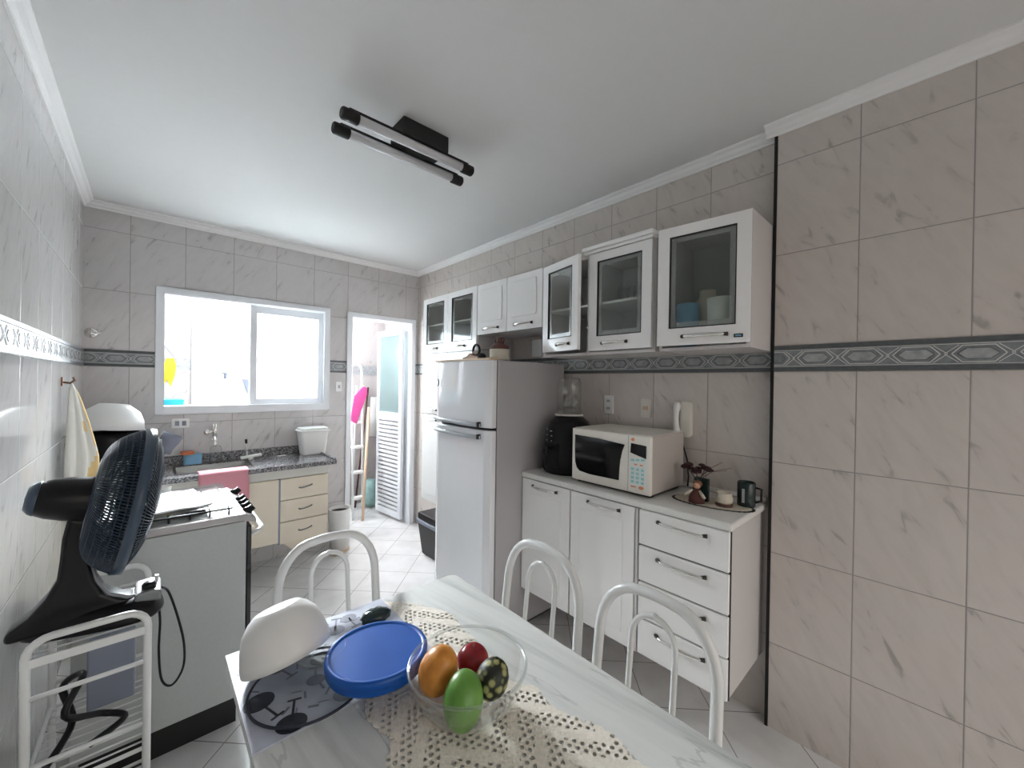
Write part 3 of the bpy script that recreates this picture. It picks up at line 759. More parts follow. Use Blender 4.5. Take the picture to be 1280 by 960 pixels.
# air fryer
t = thing('air_fryer', 'glossy black air fryer between fridge and microwave', 'air fryer', (1.87, 1.53, .978))
b = MB(); n = 28; rows = [(0, .140), (.01, .148), (.10, .150), (.20, .142), (.26, .130), (.30, .112), (.325, .085), (.336, .0)]
cx, cy = 1.885, 1.545
b.lathe([(r_, z) for z, r_ in rows], (cx, cy, .978), 32, sx=1.05, sy=1.02); b.build('body', 'black_plastic', t)
b = MB()
MB().box(1.725, 1.745, 1.50, 1.60, 1.02, 1.16).build('basket_front', 'black_plastic', t, bevel=.006)
MB().tube([(1.735, 1.55, 1.13), (1.69, 1.55, 1.135), (1.68, 1.55, 1.12), (1.685, 1.55, 1.07)], .012, 10).build('basket_handle', 'black_plastic', t)
b = MB()
for (yy, z, w_) in ((1.60, 1.235, .010), (1.56, 1.228, .010), (1.60, 1.20, .006), (1.555, 1.20, .006), (1.555, 1.17, .004), (1.60, 1.17, .004)):
    b.ball((cx-math.sqrt(max(.0, (.146)**2-(yy-cy)**2))-.004, yy, z), .004, w_, .004, 8, 6)
b.build('controls', 'fridge_handle', t)
t = thing('glass_jar', 'clear glass jar upside down on a cream lid, atop the air fryer', 'jar', (1.89, 1.55, 1.314))
MB().lathe([(.0, 0), (.085, 0), (.087, .004), (.085, .009), (0, .009)], (1.885, 1.55, 1.314), 28).build('lid', 'ivory_plastic', t)
MB().lathe([(.072, .009), (.072, .20), (.062, .225), (.055, .227), (.0, .228)], (1.885, 1.55, 1.314), 28).build('jar_glass', 'clear_plastic', t)

# counter-top ornaments
t = thing('crochet_doily', 'small cream crochet doily with black scalloped edge on the worktop', 'doily', (1.87, .71, .978))
def scal(cx, cy, a, c_, n=36, amp=.004, th=0):
    out = []
    for k in range(n*4):
        q = 2*PI*k/(n*4); e = amp*abs(math.sin(q*n/2)); x = (a+e)*math.cos(q); y = (c_+e)*math.sin(q)
        out.append((cx+x*math.cos(th)-y*math.sin(th), cy+x*math.sin(th)+y*math.cos(th)))
    return out
MB().prism(scal(1.875, .71, .084, .168, th=.15), 2, .9775, .9795).build('edging', 'black_matte', t)
MB().prism(scal(1.875, .71, .074, .155, th=.15), 2, .9795, .9815).build('centre', 'beige_trim', t)
bpy.data.objects['centre'].data.materials[0] = MATS['ceramic_cream']
t = thing('sugar_bowl', 'small cream ceramic pot with a dark base on the doily', 'pot', (1.87, .655, .982))
MB().lathe([(.033, 0), (.036, .004), (.033, .010)], (1.87, .655, .982), 24).build('base', 'clay_brown', t)
MB().lathe([(.026, .008), (.034, .02), (.035, .036), (.029, .050), (.034, .058), (.028, .058), (.024, .05), (.0, .045)], (1.87, .655, .982), 24).build('body', 'ceramic_cream', t)
t = thing('doll_figurine', 'small seated doll figurine with red hair on the doily', 'figurine', (1.82, .755, .982))
b = MB().lathe([(.034, 0), (.033, .02), (.022, .045), (.012, .058), (0, .06)], (1.825, .755, .982), 20); b.build('dress', 'doll_dress', t)
MB().ball((1.825, .755, 1.057), .016).build('head', 'skin_tone', t)
MB().ball((1.833, .755, 1.064), .019, .021, .017).build('hair', 'copper_brown', t)
for s_ in (-1, 1): MB().tube([(1.82, .755+s_*.014, 1.035), (1.805, .755+s_*.036, 1.018), (1.80, .755+s_*.045, 1.012)], [.006, .0075, .005], 8).build('arm', 'ceramic_cream', t)
o = MB().box(1.862, 1.880, .72, .785, .982, 1.085).build('photo_frame', 'dark_green_glass', bevel=.003); single(o, 'small dark upright frame behind the doll figurine', 'frame')
t = thing('dried_flowers', 'dark dried flowers and thin twigs in a small vase near microwave', 'dried flowers', (1.95, .80, .982))
MB().lathe([(.020, 0), (.026, .02), (.024, .05), (.012, .075), (.016, .085), (0, .084)], (1.95, .80, .982), 18).build('vase', 'dark_green_glass', t)
for (dy, z, r_) in ((.055, 1.115, .022), (-.035, 1.12, .024), (.01, 1.10, .018)):
    b = MB(); c = Vector((1.945, .80+dy, z))
    for k in range(16):
        a = k*2.4; q = Vector((math.cos(a)*(.4+.6*random.random()), math.sin(a)*(.4+.6*random.random()), random.uniform(-.5, .6)))*r_
        b.ball(c+q, .010, .014, .007, 8, 5)
    b.rod((1.95, .80, 1.04), tuple(c), .002, mi=0); b.build('flower_head', 'flower_dark', t)
b = MB()
for (dy, dz) in ((-.11, .155), (-.13, .12), (-.09, .14), (-.15, .135)): b.tube([(1.95, .80, 1.055), (1.945, .80+dy*.5, 1.055+dz*.42), (1.94, .80+dy, .982+dz+.02)], .0012, 5)
b.build('twigs', 'twig', t)
t = thing('dark_mug', 'black mug with a pale stripe beside the black wall strip', 'mug', (1.98, .585, .978))
MB().lathe([(.033, 0), (.036, .006), (.036, .105), (.033, .108), (.031, .10), (.031, .01), (0, .01)], (1.95, .592, .978), 24).build('cup', 'dark_green_glass', t)
MB().tube([(1.955, .557, 1.065), (1.965, .537, 1.06), (1.965, .537, 1.01), (1.955, .557, 1.0)], .005, 8).build('handle', 'black_plastic', t)
MB().box(1.9115, 1.9145, .588, .598, 1.0, 1.06).build('stripe', 'fridge_handle', t)

# ------------------------------------------------------------------ sink counter along the back wall
t = thing('sink_cabinet', 'cream wood-front sink cabinet hung under the granite counter', 'cabinet', (.5, 3.5, .28))
MB().box(XL+.01, 1.046, 3.305, YB-.001, .30, .775).build('body', 'cream_edge', t)
MB().box(XL+.01, 1.05, 3.29, 3.40, .775, .838).build('apron', 'cream_edge', t, bevel=.003)
for x0, x1 in ((XL+.012, .17), (.175, .422), (.427, .700)):
    MB().box(x0, x1, 3.285, 3.304, .305, .770).build('door', 'wood_cream', t, bevel=.002)
for i in range(3):
    z0 = .290+i*.160
    dr = MB().box(.712, 1.044, 3.285, 3.304, z0+.003, z0+.157).build('drawer', 'wood_cream', t, bevel=.002)
    b = MB(); b.tube([(.835, 3.283, z0+.082), (.845, 3.268, z0+.08), (.88, 3.262, z0+.086), (.915, 3.268, z0+.092), (.925, 3.283, z0+.094)], .005, 8); b.build('handle', 'silver_plastic', dr)
MB().box(.70, .712, 3.287, 3.304, .29, .775).build('side_strip', 'slate', t)
MB().prism([(.72, .30), (1.045, .30), (1.045, .27), (.80, .225)], 1, 3.31, 3.33).build('bottom_board', 'wood_cream', t)
t = thing('granite_counter', 'grey granite sink counter with upstand under the window', 'counter', (.4, 3.5, .84))
MB().box(XL+.001, .13, 3.262, YB, .84, .872).box(.55, 1.10, 3.262, YB, .84, .872).box(.13, .55, 3.262, 3.36, .84, .872).box(.13, .55, 3.68, YB, .84, .872).build('slab', 'granite', t)
MB().box(XL+.001, 1.10, YB-.02, YB, .872, .935).build('upstand', 'granite', t, bevel=.002)
MB().box(1.082, 1.10, 3.27, YB-.02, .872, .885).build('raised_edge', 'granite', t, bevel=.002)
b = MB().box(.13, .55, 3.36, 3.68, .715, .72).box(.13, .135, 3.36, 3.68, .72, .868).box(.545, .55, 3.36, 3.68, .72, .868).box(.135, .545, 3.36, 3.365, .72, .868).box(.135, .545, 3.675, 3.68, .72, .868)
b.build('sink_bowl', 'stove_top', t)
MB().box(.12, .56, 3.355, 3.365, .8725, .876).box(.12, .56, 3.675, 3.685, .8725, .876).box(.12, .13, 3.365, 3.675, .8725, .876).box(.55, .56, 3.365, 3.675, .8725, .876).build('sink_rim', 'chrome_dark', t)
# pink cloth draped over the counter edge
def drape(name, x0, x1, mat, nx=14):
    prof = [(3.37, .8785), (3.32, .8785), (3.262, .8785), (3.252, .872), (3.250, .85), (3.248, .80), (3.247, .72), (3.247, .655)]
    vs = []; fs = []
    for j, (y, z) in enumerate(prof):
        for i in range(nx+1):
            u = i/nx; wv = .003*math.sin(u*17+j*.3)*(j/7)
            vs.append((x0+(x1-x0)*u+(.004*math.sin(j*1.3) if i in (0, nx) else 0), y-abs(wv), z+(0 if j < 7 else .006*math.sin(u*6))))
    for j in range(len(prof)-1):
        for i in range(nx): a = j*(nx+1)+i; fs.append((a, a+1, a+nx+2, a+nx+1))
    return MB().add(vs, fs, 0, True).build(name, mat, solid=.003)
single(drape('dish_cloth', .235, .508, 'pink_cloth'), 'pink dish cloth hanging over the granite counter edge', 'cloth')
# tap
t = thing('wall_tap', 'chrome wall tap above the sink', 'tap', (.36, 3.75, 1.0))
MB().rod((.36, YB, 1.10), (.36, 3.72, 1.10), .012).rod((.36, 3.725, 1.07), (.36, 3.725, 1.16), .014).build('body', 'chrome', t)
MB().tube([(.36, 3.725, 1.08), (.36, 3.70, 1.03), (.36, 3.68, 1.0)], .010, 10).build('spout', 'chrome', t)
MB().rod((.315, 3.74, 1.10), (.36, 3.74, 1.10), .011).ball((.315, 3.74, 1.10), .02, .012, .02, 12, 8).build('lever', 'chrome', t)
t = thing('soap_bottle', 'clear soap bottle standing below the wall tap', 'bottle', (.37, 3.73, .873))
MB().lathe([(.035, 0), (.038, .008), (.038, .10), (.03, .12), (.012, .128), (.012, .145), (0, .145)], (.37, 3.725, .873), 20).build('bottle', 'clear_plastic', t)
MB().rod((.37, 3.725, 1.016), (.37, 3.725, 1.045), .006).box(.345, .378, 3.718, 3.732, 1.04, 1.05).build('pump', 'chrome', t)
t = thing('sponge_tub', 'light blue plastic tub with an orange lid on the counter', 'tub', (.23, 3.72, .873))
MB().prism(rrect(.18, .285, 3.69, 3.765, .015, 4), 2, .873, .948).build('tub', 'blue_light', t, bevel=.003)
MB().prism(rrect(.163, .24, 3.685, 3.77, .015, 4), 2, .9485, .967).build('lid', 'orange_lid', t, bevel=.003)
t = thing('squeegee', 'white sink squeegee with upright black-tipped handle on the counter', 'squeegee', (.58, 3.66, .873))
MB().prism([(.52, .885), (.655, .900), (.655, .914), (.52, .899)], 1, 3.64, 3.70).build('blade', 'white_plastic', t)
MB().rod((.565, 3.70, .898), (.56, 3.71, 1.00), .007).build('handle', 'chrome', t)
MB().rod((.56, 3.71, 1.00), (.559, 3.711, 1.03), .009).build('tip', 'black_plastic', t)
MB().box(.57, .60, 3.66, 3.69, .873, .892).build('foot', 'white_plastic', t)
t = thing('countertop_bin', 'white square countertop bin with rounded lid at counter end', 'bin', (1.03, 3.70, .873))
vs = []; 
def taper(b, x0, x1, y0, y1, z0, z1, g, r=.02, mi=0):
    p0 = rrect(x0+g, x1-g, y0+g, y1-g, r); p1 = rrect(x0, x1, y0, y1, r); n_ = len(p0)
    vs = [(p[0], p[1], z0) for p in p0]+[(p[0], p[1], z1) for p in p1]
    fs = [tuple(range(n_))[::-1], tuple(range(n_, 2*n_))]+[(i, (i+1) % n_, n_+(i+1) % n_, n_+i) for i in range(n_)]
    b.add(vs, fs, mi); return b
taper(MB(), .925, 1.145, 3.59, 3.765, .873, 1.065, .022).build('body', 'white_plastic', t, bevel=.003)
b = MB(); taper(b, .915, 1.155, 3.58, 3.772, 1.065, 1.08, 0); b.prism(rrect(.925, 1.145, 3.59, 3.762, .03), 2, 1.08, 1.098); b.build('lid', 'white_plastic', t, bevel=.006)
o = MB().rod((.76, 3.66, .878), (.86, 3.68, .878), .004).build('knife', 'chrome'); single(o, 'thin steel knife lying beside the white countertop bin', 'knife')
# dish drainer with dishes in the corner
t = thing('dish_rack', 'wire dish drainer in the left corner of the granite counter', 'dish rack', (-.15, 3.55, .873))
b = MB()
for z in (.89, .99): b.tube([(-.31, 3.36, z), (.03, 3.36, z), (.03, 3.74, z), (-.31, 3.74, z)], .004, 8, closed=True)
for k in range(9):
    x = -.30+k*.04; b.tube([(x, 3.36, .99), (x, 3.36, .882), (x, 3.74, .882), (x, 3.74, .99)], .0028, 6)
b.build('wire_frame', 'tube_white', t)
MB().prism(rrect(-.315, .04, 3.35, 3.75, .02), 2, .873, .879).build('tray', 'white_plastic', t)
def bowl(name, c, r, h, m, label, cat, up=1, tilt=0, ax='Y', n=32, th=.004, base=.45, group=None):
    pr_ = [(0, 0), (r*base, 0), (r*.8, h*.30), (r*.95, h*.65), (r, h), (r-th, h), (r*.95-th, h*.65), (r*.8-th, h*.30+th), (r*base-th, th), (0, th)]
    o = MB().lathe(pr_, (0, 0, 0), n).build(name, m)
    o.location = c; o.rotation_euler = (PI if up < 0 else 0, 0, 0)
    if tilt:
        R0 = Matrix.Rotation(tilt, 3, ax); o.rotation_euler = (R0 @ (Matrix.Rotation(PI, 3, 'X') if up < 0 else Matrix.Identity(3))).to_euler()
    return tag(o, label, cat, group)
bowl('cooking_pot', (-.18, 3.52, .99), .13, .17, 'black_plastic', 'black pot resting in the dish drainer', 'pot', base=.9)
bowl('mixing_bowl', (-.165, 3.50, 1.335), .155, .15, 'white_plastic', 'large white bowl upside down on the black pot in drainer', 'bowl', up=-1, tilt=.10)
bowl('plastic_container', (.0, 3.42, 1.105), .075, .10, 'clear_plastic', 'clear container upside down in the drainer behind the fan', 'container', up=-1, base=.8)
bowl('saucepan', (.06, 3.63, .995), .06, .13, 'slate', 'dark grey saucepan leaning at the right of the drainer', 'saucepan', base=.85, tilt=.5)
# back-wall fittings
t = thing('wall_outlet', 'white double outlet on the back wall under the window', 'outlet', (.165, YB, 1.13))
MB().prism(rrect(.115, .215, 1.135, 1.205, .006, 3), 1, YB-.009, YB).build('plate', 'white_plastic', t, bevel=.002)
for x in (.145, .185): MB().box(x-.012, x+.012, YB-.012, YB-.009, 1.153, 1.187).build('socket', 'slate', t)
t = thing('wall_outlet', 'small white socket between the window and the door', 'outlet', (1.29, YB, 1.46))
MB().prism(rrect(1.262, 1.315, 1.40, 1.49, .005, 3), 1, YB-.009, YB).build('plate', 'white_plastic', t, bevel=.002)
MB().box(1.28, 1.297, YB-.012, YB-.009, 1.43, 1.46).build('socket', 'fridge_handle', t)
t = thing('shutoff_valve', 'round chrome shut-off valve high on the back wall', 'valve', (-.295, YB, 1.79))
MB().lathe([(.034, 0), (.034, .004), (.028, .012), (.010, .014), (.010, .03), (.018, .032), (.018, .045), (0, .048)], (-.292, YB, 1.792), 24, M=Matrix.Rotation(PI/2, 3, 'X')).build('flange', 'chrome', t)
MB().rod((-.292, YB-.04, 1.792), (-.245, YB-.045, 1.788), .006).build('lever', 'chrome', t)

# hanging kitchen towel on the left wall
t = thing('kitchen_towel', 'white and yellow kitchen towel hanging from a hook on left wall', 'towel', (-.31, 3.03, .95))
b = MB(); nx, nz = 14, 18; vs = []; fs = []
for j in range(nz+1):
    v = j/nz; z = 1.47-.50*v
    half = .012+.085*min(1, v*1.25)**.8
    for i in range(nx+1):
        u = -1+2*i/nx
        vs.append((XL+.028+(u+1)*half*.55+.008*math.sin(u*9+v*2)*v, 3.02+u*half*.9-.010*math.cos(u*7)*v, z-.02*abs(u)*(1-v)))
for j in range(nz):
    for i in range(nx):
        a = j*(nx+1)+i; b.add([], [])
        fs.append((a, a+1, a+nx+2, a+nx+1))
b.add(vs, fs, 0, True)
for k in range(len(b.f)):
    j, i = divmod(k, nx)
    if (j > 12 and i > 14-(j-10)) or (j in (7, 8) and i in (8, 9, 10)) or (j < 12 and i > 11): b.mi[k] = 1
b.build('towel', ['towel_white', 'towel_yellow'], t, solid=.004)
MB().tube([(XL, 3.03, 1.475), (XL+.03, 3.03, 1.47), (XL+.045, 3.03, 1.485), (XL+.04, 3.03, 1.50)], .005, 8).box(XL, XL+.006, 3.01, 3.05, 1.455, 1.50).build('hook', 'copper_brown', t)

# ------------------------------------------------------------------ stove
t = thing('gas_stove', 'grey-sided gas stove with black glass front edge, against left wall', 'stove', (.02, 2.33, 0))
SY0, SY1 = 2.06, 2.60
MB().box(-.20, .316, SY0, SY1, .125, .885).build('body', 'stove_side', t, bevel=.003)
MB().box(.318, .336, SY0+.002, SY1-.002, .14, .86).build('oven_door', 'mw_glass', t, bevel=.003)
MB().box(-.18, .29, SY0+.03, SY1-.03, .0, .125).build('plinth', 'black_matte', t)
b = MB().prism([(-.21, .888), (.30, .888), (.352, .872), (.352, .893), (.31, .918), (-.21, .918)], 1, SY0-.006, SY1+.006)
b.build('cooktop', 'stove_rim', t, bevel=.004)
MB().box(-.19, .285, SY0+.012, SY1-.012, .918, .921).build('cooktop_tray', 'stove_top', t)
b = MB()
for y in (SY0+.03, SY0+.27, SY1-.04):
    b.rod((-.15, y, .943), (.27, y, .943), .004, mi=0)
for k in range(7):
    x = -.14+k*.066; b.rod((x, SY0+.03, .943), (x, SY1-.04, .943), .0035); b.rod((x, SY0+.03, .921), (x, SY0+.03, .943), .0035)
b.build('grate', 'black_plastic', t)
for (x, y) in ((-.06, 2.20), (.15, 2.20), (-.06, 2.46), (.15, 2.46)):
    MB().lathe([(.035, 0), (.035, .008), (.024, .010), (.024, .017), (0, .018)], (x, y, .921), 20).build('burner', 'black_plastic', t)
MB().prism(rrect(-.16, .282, SY0+.05, SY1-.01, .02), 2, .9485, .9525).build('cover_glass', 'clear_plastic', t)
for k, y in enumerate((2.12, 2.19, 2.26, 2.33, 2.50)):
    MB().lathe([(.021, 0), (.021, .012), (.016, .018), (.015, .036), (0, .037)], (.322, y, .905), 16, M=Matrix.Rotation(.9, 3, 'Y')).build('knob', 'black_plastic', t)
b = MB().tube([(.336, SY0+.03, .815), (.372, SY0+.035, .822), (.385, SY0+.07, .825), (.385, SY1-.07, .825), (.372, SY1-.035, .822), (.336, SY1-.03, .815)], .011, 10); b.build('door_handle', 'white_plastic', t)
# folded cloth / paper on the lid
b = MB(); vs = []; fs = []; nx, ny = 16, 10
for j in range(ny+1):
    for i in range(nx+1):
        u, v = i/nx, j/ny; vs.append((-.15+.36*u-.05*v*u, 2.12+.36*v+.02*u, .9555+.0035*(1+math.sin(u*20+v*6))*.5+.001))
for j in range(ny):
    for i in range(nx): a = j*(nx+1)+i; fs.append((a, a+1, a+nx+2, a+nx+1))
single(MB().add(vs, fs, 0, True).build('tea_cloth', 'paper_edge', solid=.002), 'crumpled white cloth lying on the stove glass', 'cloth')
o = MB().lathe([(0, 0), (.03, 0), (.034, .004), (.034, .085), (.031, .085), (.031, .006), (0, .005)], (0, 0, 0), 20).build('drinking_glass', 'clear_glass'); o.location = (.035, 2.20, .961); tag(o, 'clear glass standing on the stove beside the fan grille', 'drinking glass')

# ------------------------------------------------------------------ white wire trolley
t = thing('wire_trolley', 'white tubular metal trolley carrying the fan by the left wall', 'trolley', (-.115, 1.73, 0))
def arch_frame(y, zt, xl=-.226, xr=.000, top=.0):
    r_ = .045; pts = [(xl, y, .06), (xl, y, zt-r_)]
    pts += [(xl+r_-r_*math.cos(a), y, zt-r_+r_*math.sin(a)) for a in [PI/2*k/5 for k in range(1, 6)]]
    pts += [(xr-r_+r_*math.sin(a), y, zt-r_+r_*math.cos(a)) for a in [PI/2*k/5 for k in range(0, 6)]]
    pts += [(xr, y, .06)]
    return MB().tube(pts, .0095, 12)
for y, z in ((1.545, .838), (1.93, .838)): arch_frame(y, z).build('end_frame', 'tube_white', t)
for z, nm in ((.775, 'shelf'), (.44, 'shelf'), (.13, 'shelf')):
    b = MB()
    if nm:
        b.tube([(-.230, 1.545, z), (.002, 1.545, z), (.002, 1.93, z), (-.230, 1.93, z)], .007, 8, closed=True)
        for k in range(10): y = 1.575+k*.036; b.rod((-.230, y, z), (.002, y, z), .0028, n=6)
    if z > .7: b.box(-.232, .004, 1.538, 1.545, z-.004, z+.018)
    b.build(nm, 'tube_white', t)
for y in (1.545, 1.93):
    for z in (.69, .515): MB().rod((-.226, y, z), (.000, y, z), .006).build('rail', 'tube_white', t)
for x in (-.226, .000):
    for y in (1.545, 1.93):
        w_ = MB().lathe([(.012, -.009), (.024, -.008), (.024, .008), (.012, .009)], (x, y, .025), 16, M=Matrix.Rotation(PI/2, 3, 'Y')).rod((x, y, .03), (x, y, .065), .007); w_.build('castor', 'black_plastic', t)
# cables and a box on its shelves
o = MB().tube(smooth([(-.20, 1.62, .452), (-.16, 1.70, .50), (-.19, 1.80, .56), (-.14, 1.72, .62), (-.17, 1.66, .55), (-.10, 1.74, .47), (-.05, 1.70, .456), (-.12, 1.64, .452)]), .009, 8).build('coiled_hose', 'black_plastic'); single(o, 'black coiled hose on the trolley middle shelf', 'hose')
o = MB().box(-.14, -.03, 1.80, 1.88, .452, .66).build('storage_box', 'slate', bevel=.005); single(o, 'dark grey box at the back of the trolley middle shelf', 'box')

# ------------------------------------------------------------------ table fan
t = thing('table_fan', 'dark blue and black table fan turned sideways on the white trolley', 'fan', (-.13, 1.64, .785))
base = MB()
bp = [(-.285, .006), (-.20, -.055), (-.05, -.09), (.01, -.085), (.035, -.04), (.040, .0), (.035, .04), (.01, .085), (-.05, .09), (-.20, .055)]
# smooth base outline, rising to the neck
def ring(scale, z, cx=-.06):
    return [(cx+(p[0]-cx)*scale, 1.66+p[1]*scale, z) for p in bp]
lv = [ring(1, .784), ring(1.0, .80), ring(.93, .825), ring(.78, .842), ring(.5, .852)]
vs = [p for l_ in lv for p in l_]; n_ = len(bp); fs = [tuple(range(n_))[::-1], tuple((len(lv)-1)*n_+k for k in range(n_))]
for j in range(len(lv)-1):
    for k in range(n_): fs.append((j*n_+k, j*n_+(k+1) % n_, (j+1)*n_+(k+1) % n_, (j+1)*n_+k))
ob = MB().add(vs, fs, 0, True).build('base', 'black_plastic', t); q = ob.modifiers.new('s', 'SUBSURF'); q.levels = q.render_levels = 2
# neck: swept S from base to motor
neck = [(-.165, 1.12), (-.176, 1.06), (-.180, 1.0), (-.185, .95), (-.205, .905), (-.235, .865), (-.275, .835), (-.275, .81), (-.02, .81), (-.02, .845), (-.06, .862), (-.095, .89), (-.112, .93), (-.122, .98), (-.120, 1.05), (-.118, 1.10)]
MB().prism(neck, 1, 1.615, 1.695, smooth=True).build('neck', 'black_plastic', t, bevel=.012, seg=3)
MB().tube([(-.118, 1.612, .98), (-.108, 1.612, .93), (-.085, 1.612, .885), (-.045, 1.612, .862), (.0, 1.612, .856)], [.003, .004, .0055, .0055, .004], 8).build('neck_trim', 'silver_plastic', t)
pb = MB().prism([(-.03, .842), (.030, .830), (.030, .862), (.005, .868), (-.03, .865)], 1, 1.60, 1.71); pb.build('control_panel', 'silver_plastic', t, bevel=.006)
MB().lathe([(.017, 0), (.017, .012), (.012, .018), (0, .018)], (.002, 1.63, .866), 16).build('speed_knob', 'black_plastic', t)
MB().rod((.018, 1.67, .862), (.020, 1.67, .885), .005).build('switch', 'white_plastic', t)
# head: local +X is the blowing direction
tilt = math.radians(11); phi = math.radians(3)
HC = Vector((-.036, 1.62, 1.147))
HM = Matrix.Translation(HC) @ Matrix.Rotation(phi, 4, 'Z') @ Matrix.Rotation(tilt, 4, 'Y')
toX = Matrix.Rotation(PI/2, 3, 'Y')   # lathe z -> x
def hx(b, name, m, par=t, **k): return b.build(name, m, par, M=HM, **k)
mp = [(.0, -.208), (.026, -.204), (.042, -.190), (.052, -.165), (.058, -.13), (.060, -.09), (.060, -.06), (.0, -.06)]
hx(MB().lathe([(r_, z) for r_, z in mp], n=28, M=toX, sx=1.0, sy=1.0), 'motor_housing', 'black_plastic')
hx(MB().lathe([(.030, -.2055), (.040, -.196), (.0455, -.186), (.040, -.182)], n=28, M=toX), 'motor_cap', 'fan_rim')
RG = .203
def grille(sign, depth, hub, nw, nr, twist, pw=3.2, wr=.0022):
    b = MB(); 
    def prof(s_):    # s_ 0 hub .. 1 rim
        r_ = hub+(RG-hub)*s_; return r_, sign*(depth*(1-s_**pw)+.004)
    for k in range(nw):
        a0 = 2*PI*k/nw; pts = []
        for i in range(15):
            s_ = (i/14)**.6; r_, x = prof(s_); a = a0+twist*s_; pts.append((x, r_*math.cos(a), r_*math.sin(a)))
        b.tube(pts, wr, 5, caps=False)
    for s_ in nr:
        r_, x = prof(s_); b.tube([(x, r_*math.cos(a), r_*math.sin(a)) for a in [2*PI*k/48 for k in range(48)]], .0018, 6, closed=True)
    return b
hx(grille(-1, .082, .05, 150, (0, .3, .5, .65, .76, .84, .90, .95, .98), .35, 4.5), 'back_grille', 'fan_blue')
hx(grille(1, .045, .045, 130, (0, .35, .7, .88), -.5, 3.0, .0016), 'front_grille', 'fan_blue')
hx(MB().lathe([(RG-.004, -.012), (RG+.003, -.012), (RG+.004, .012), (RG-.004, .012), (RG-.004, -.012)], n=64, M=toX), 'rim_band', 'fan_rim')
hx(MB().lathe([(.0, .046), (.045, .046), (.045, .053), (.030, .058), (0, .059)], n=28, M=toX), 'front_badge', 'fan_rim')
hx(MB().lathe([(.052, -.090), (.11, -.088), (.112, -.080), (.052, -.078)], n=32, M=toX), 'back_plate', 'fan_blue')
def blade(k, nb=6):
    vs = []; fs = []
    for i in range(9):
        r_ = .03+.145*i/8
        for j in range(5):
            s_ = -.5+j/4; w_ = .75*(1-.25*(i/8)) ; a = 2*PI*k/nb+s_*w_+.25*i/8
            vs.append((-.035*s_*1.4-.005, r_*math.cos(a), r_*math.sin(a)))
    for i in range(8):
        for j in range(4): q_ = i*5+j; fs.append((q_, q_+1, q_+6, q_+5))
    return MB().add(vs, fs, 0, True)
for k in range(6): hx(blade(k), 'blade', 'fan_blue', solid=.002)
hx(MB().lathe([(0, -.035), (.033, -.035), (.036, .0), (.03, .03), (0, .036)], n=24, M=toX), 'blade_hub', 'fan_blue')
MB().tube(smooth([(.03, 1.69, .835), (.05, 1.72, .80), (.075, 1.73, .70), (.092, 1.74, .60), (.090, 1.74, .52), (.062, 1.745, .472), (.036, 1.75, .50), (.028, 1.75, .60), (.030, 1.75, .70), (.022, 1.74, .77), (.0, 1.72, .79)]), .0035, 8).build('cord', 'black_plastic', t)

# ------------------------------------------------------------------ table
t = thing('dining_table', 'rectangular dining table with grey-white marble top', 'table', (.505, .655, 0))
TX0, TX1, TY0, TY1, TZ = .15, .858, .03, 1.256, .78
MB().prism(rrect(TX0, TX1, TY0, TY1, .03, 6), 2, TZ-.022, TZ).build('tabletop', 'table_marble', t, bevel=.003)
MB().box(TX0+.05, TX1-.05, TY0+.06, TY0+.085, TZ-.06, TZ-.022).box(TX0+.05, TX1-.05, TY1-.085, TY1-.06, TZ-.06, TZ-.022).box(TX0+.05, TX0+.075, TY0+.085, TY1-.085, TZ-.06, TZ-.022).box(TX1-.075, TX1-.05, TY0+.085, TY1-.085, TZ-.06, TZ-.022).build('frame', 'tube_white', t)
for x in (TX0+.065, TX1-.065):
    for y in (TY0+.075, TY1-.075):
        MB().rod((x, y, .012), (x, y, TZ-.06), .02, n=16).build('leg', 'tube_white', t)
        MB().rod((x, y, 0), (x, y, .012), .023, n=16).build('foot', 'black_matte', t)
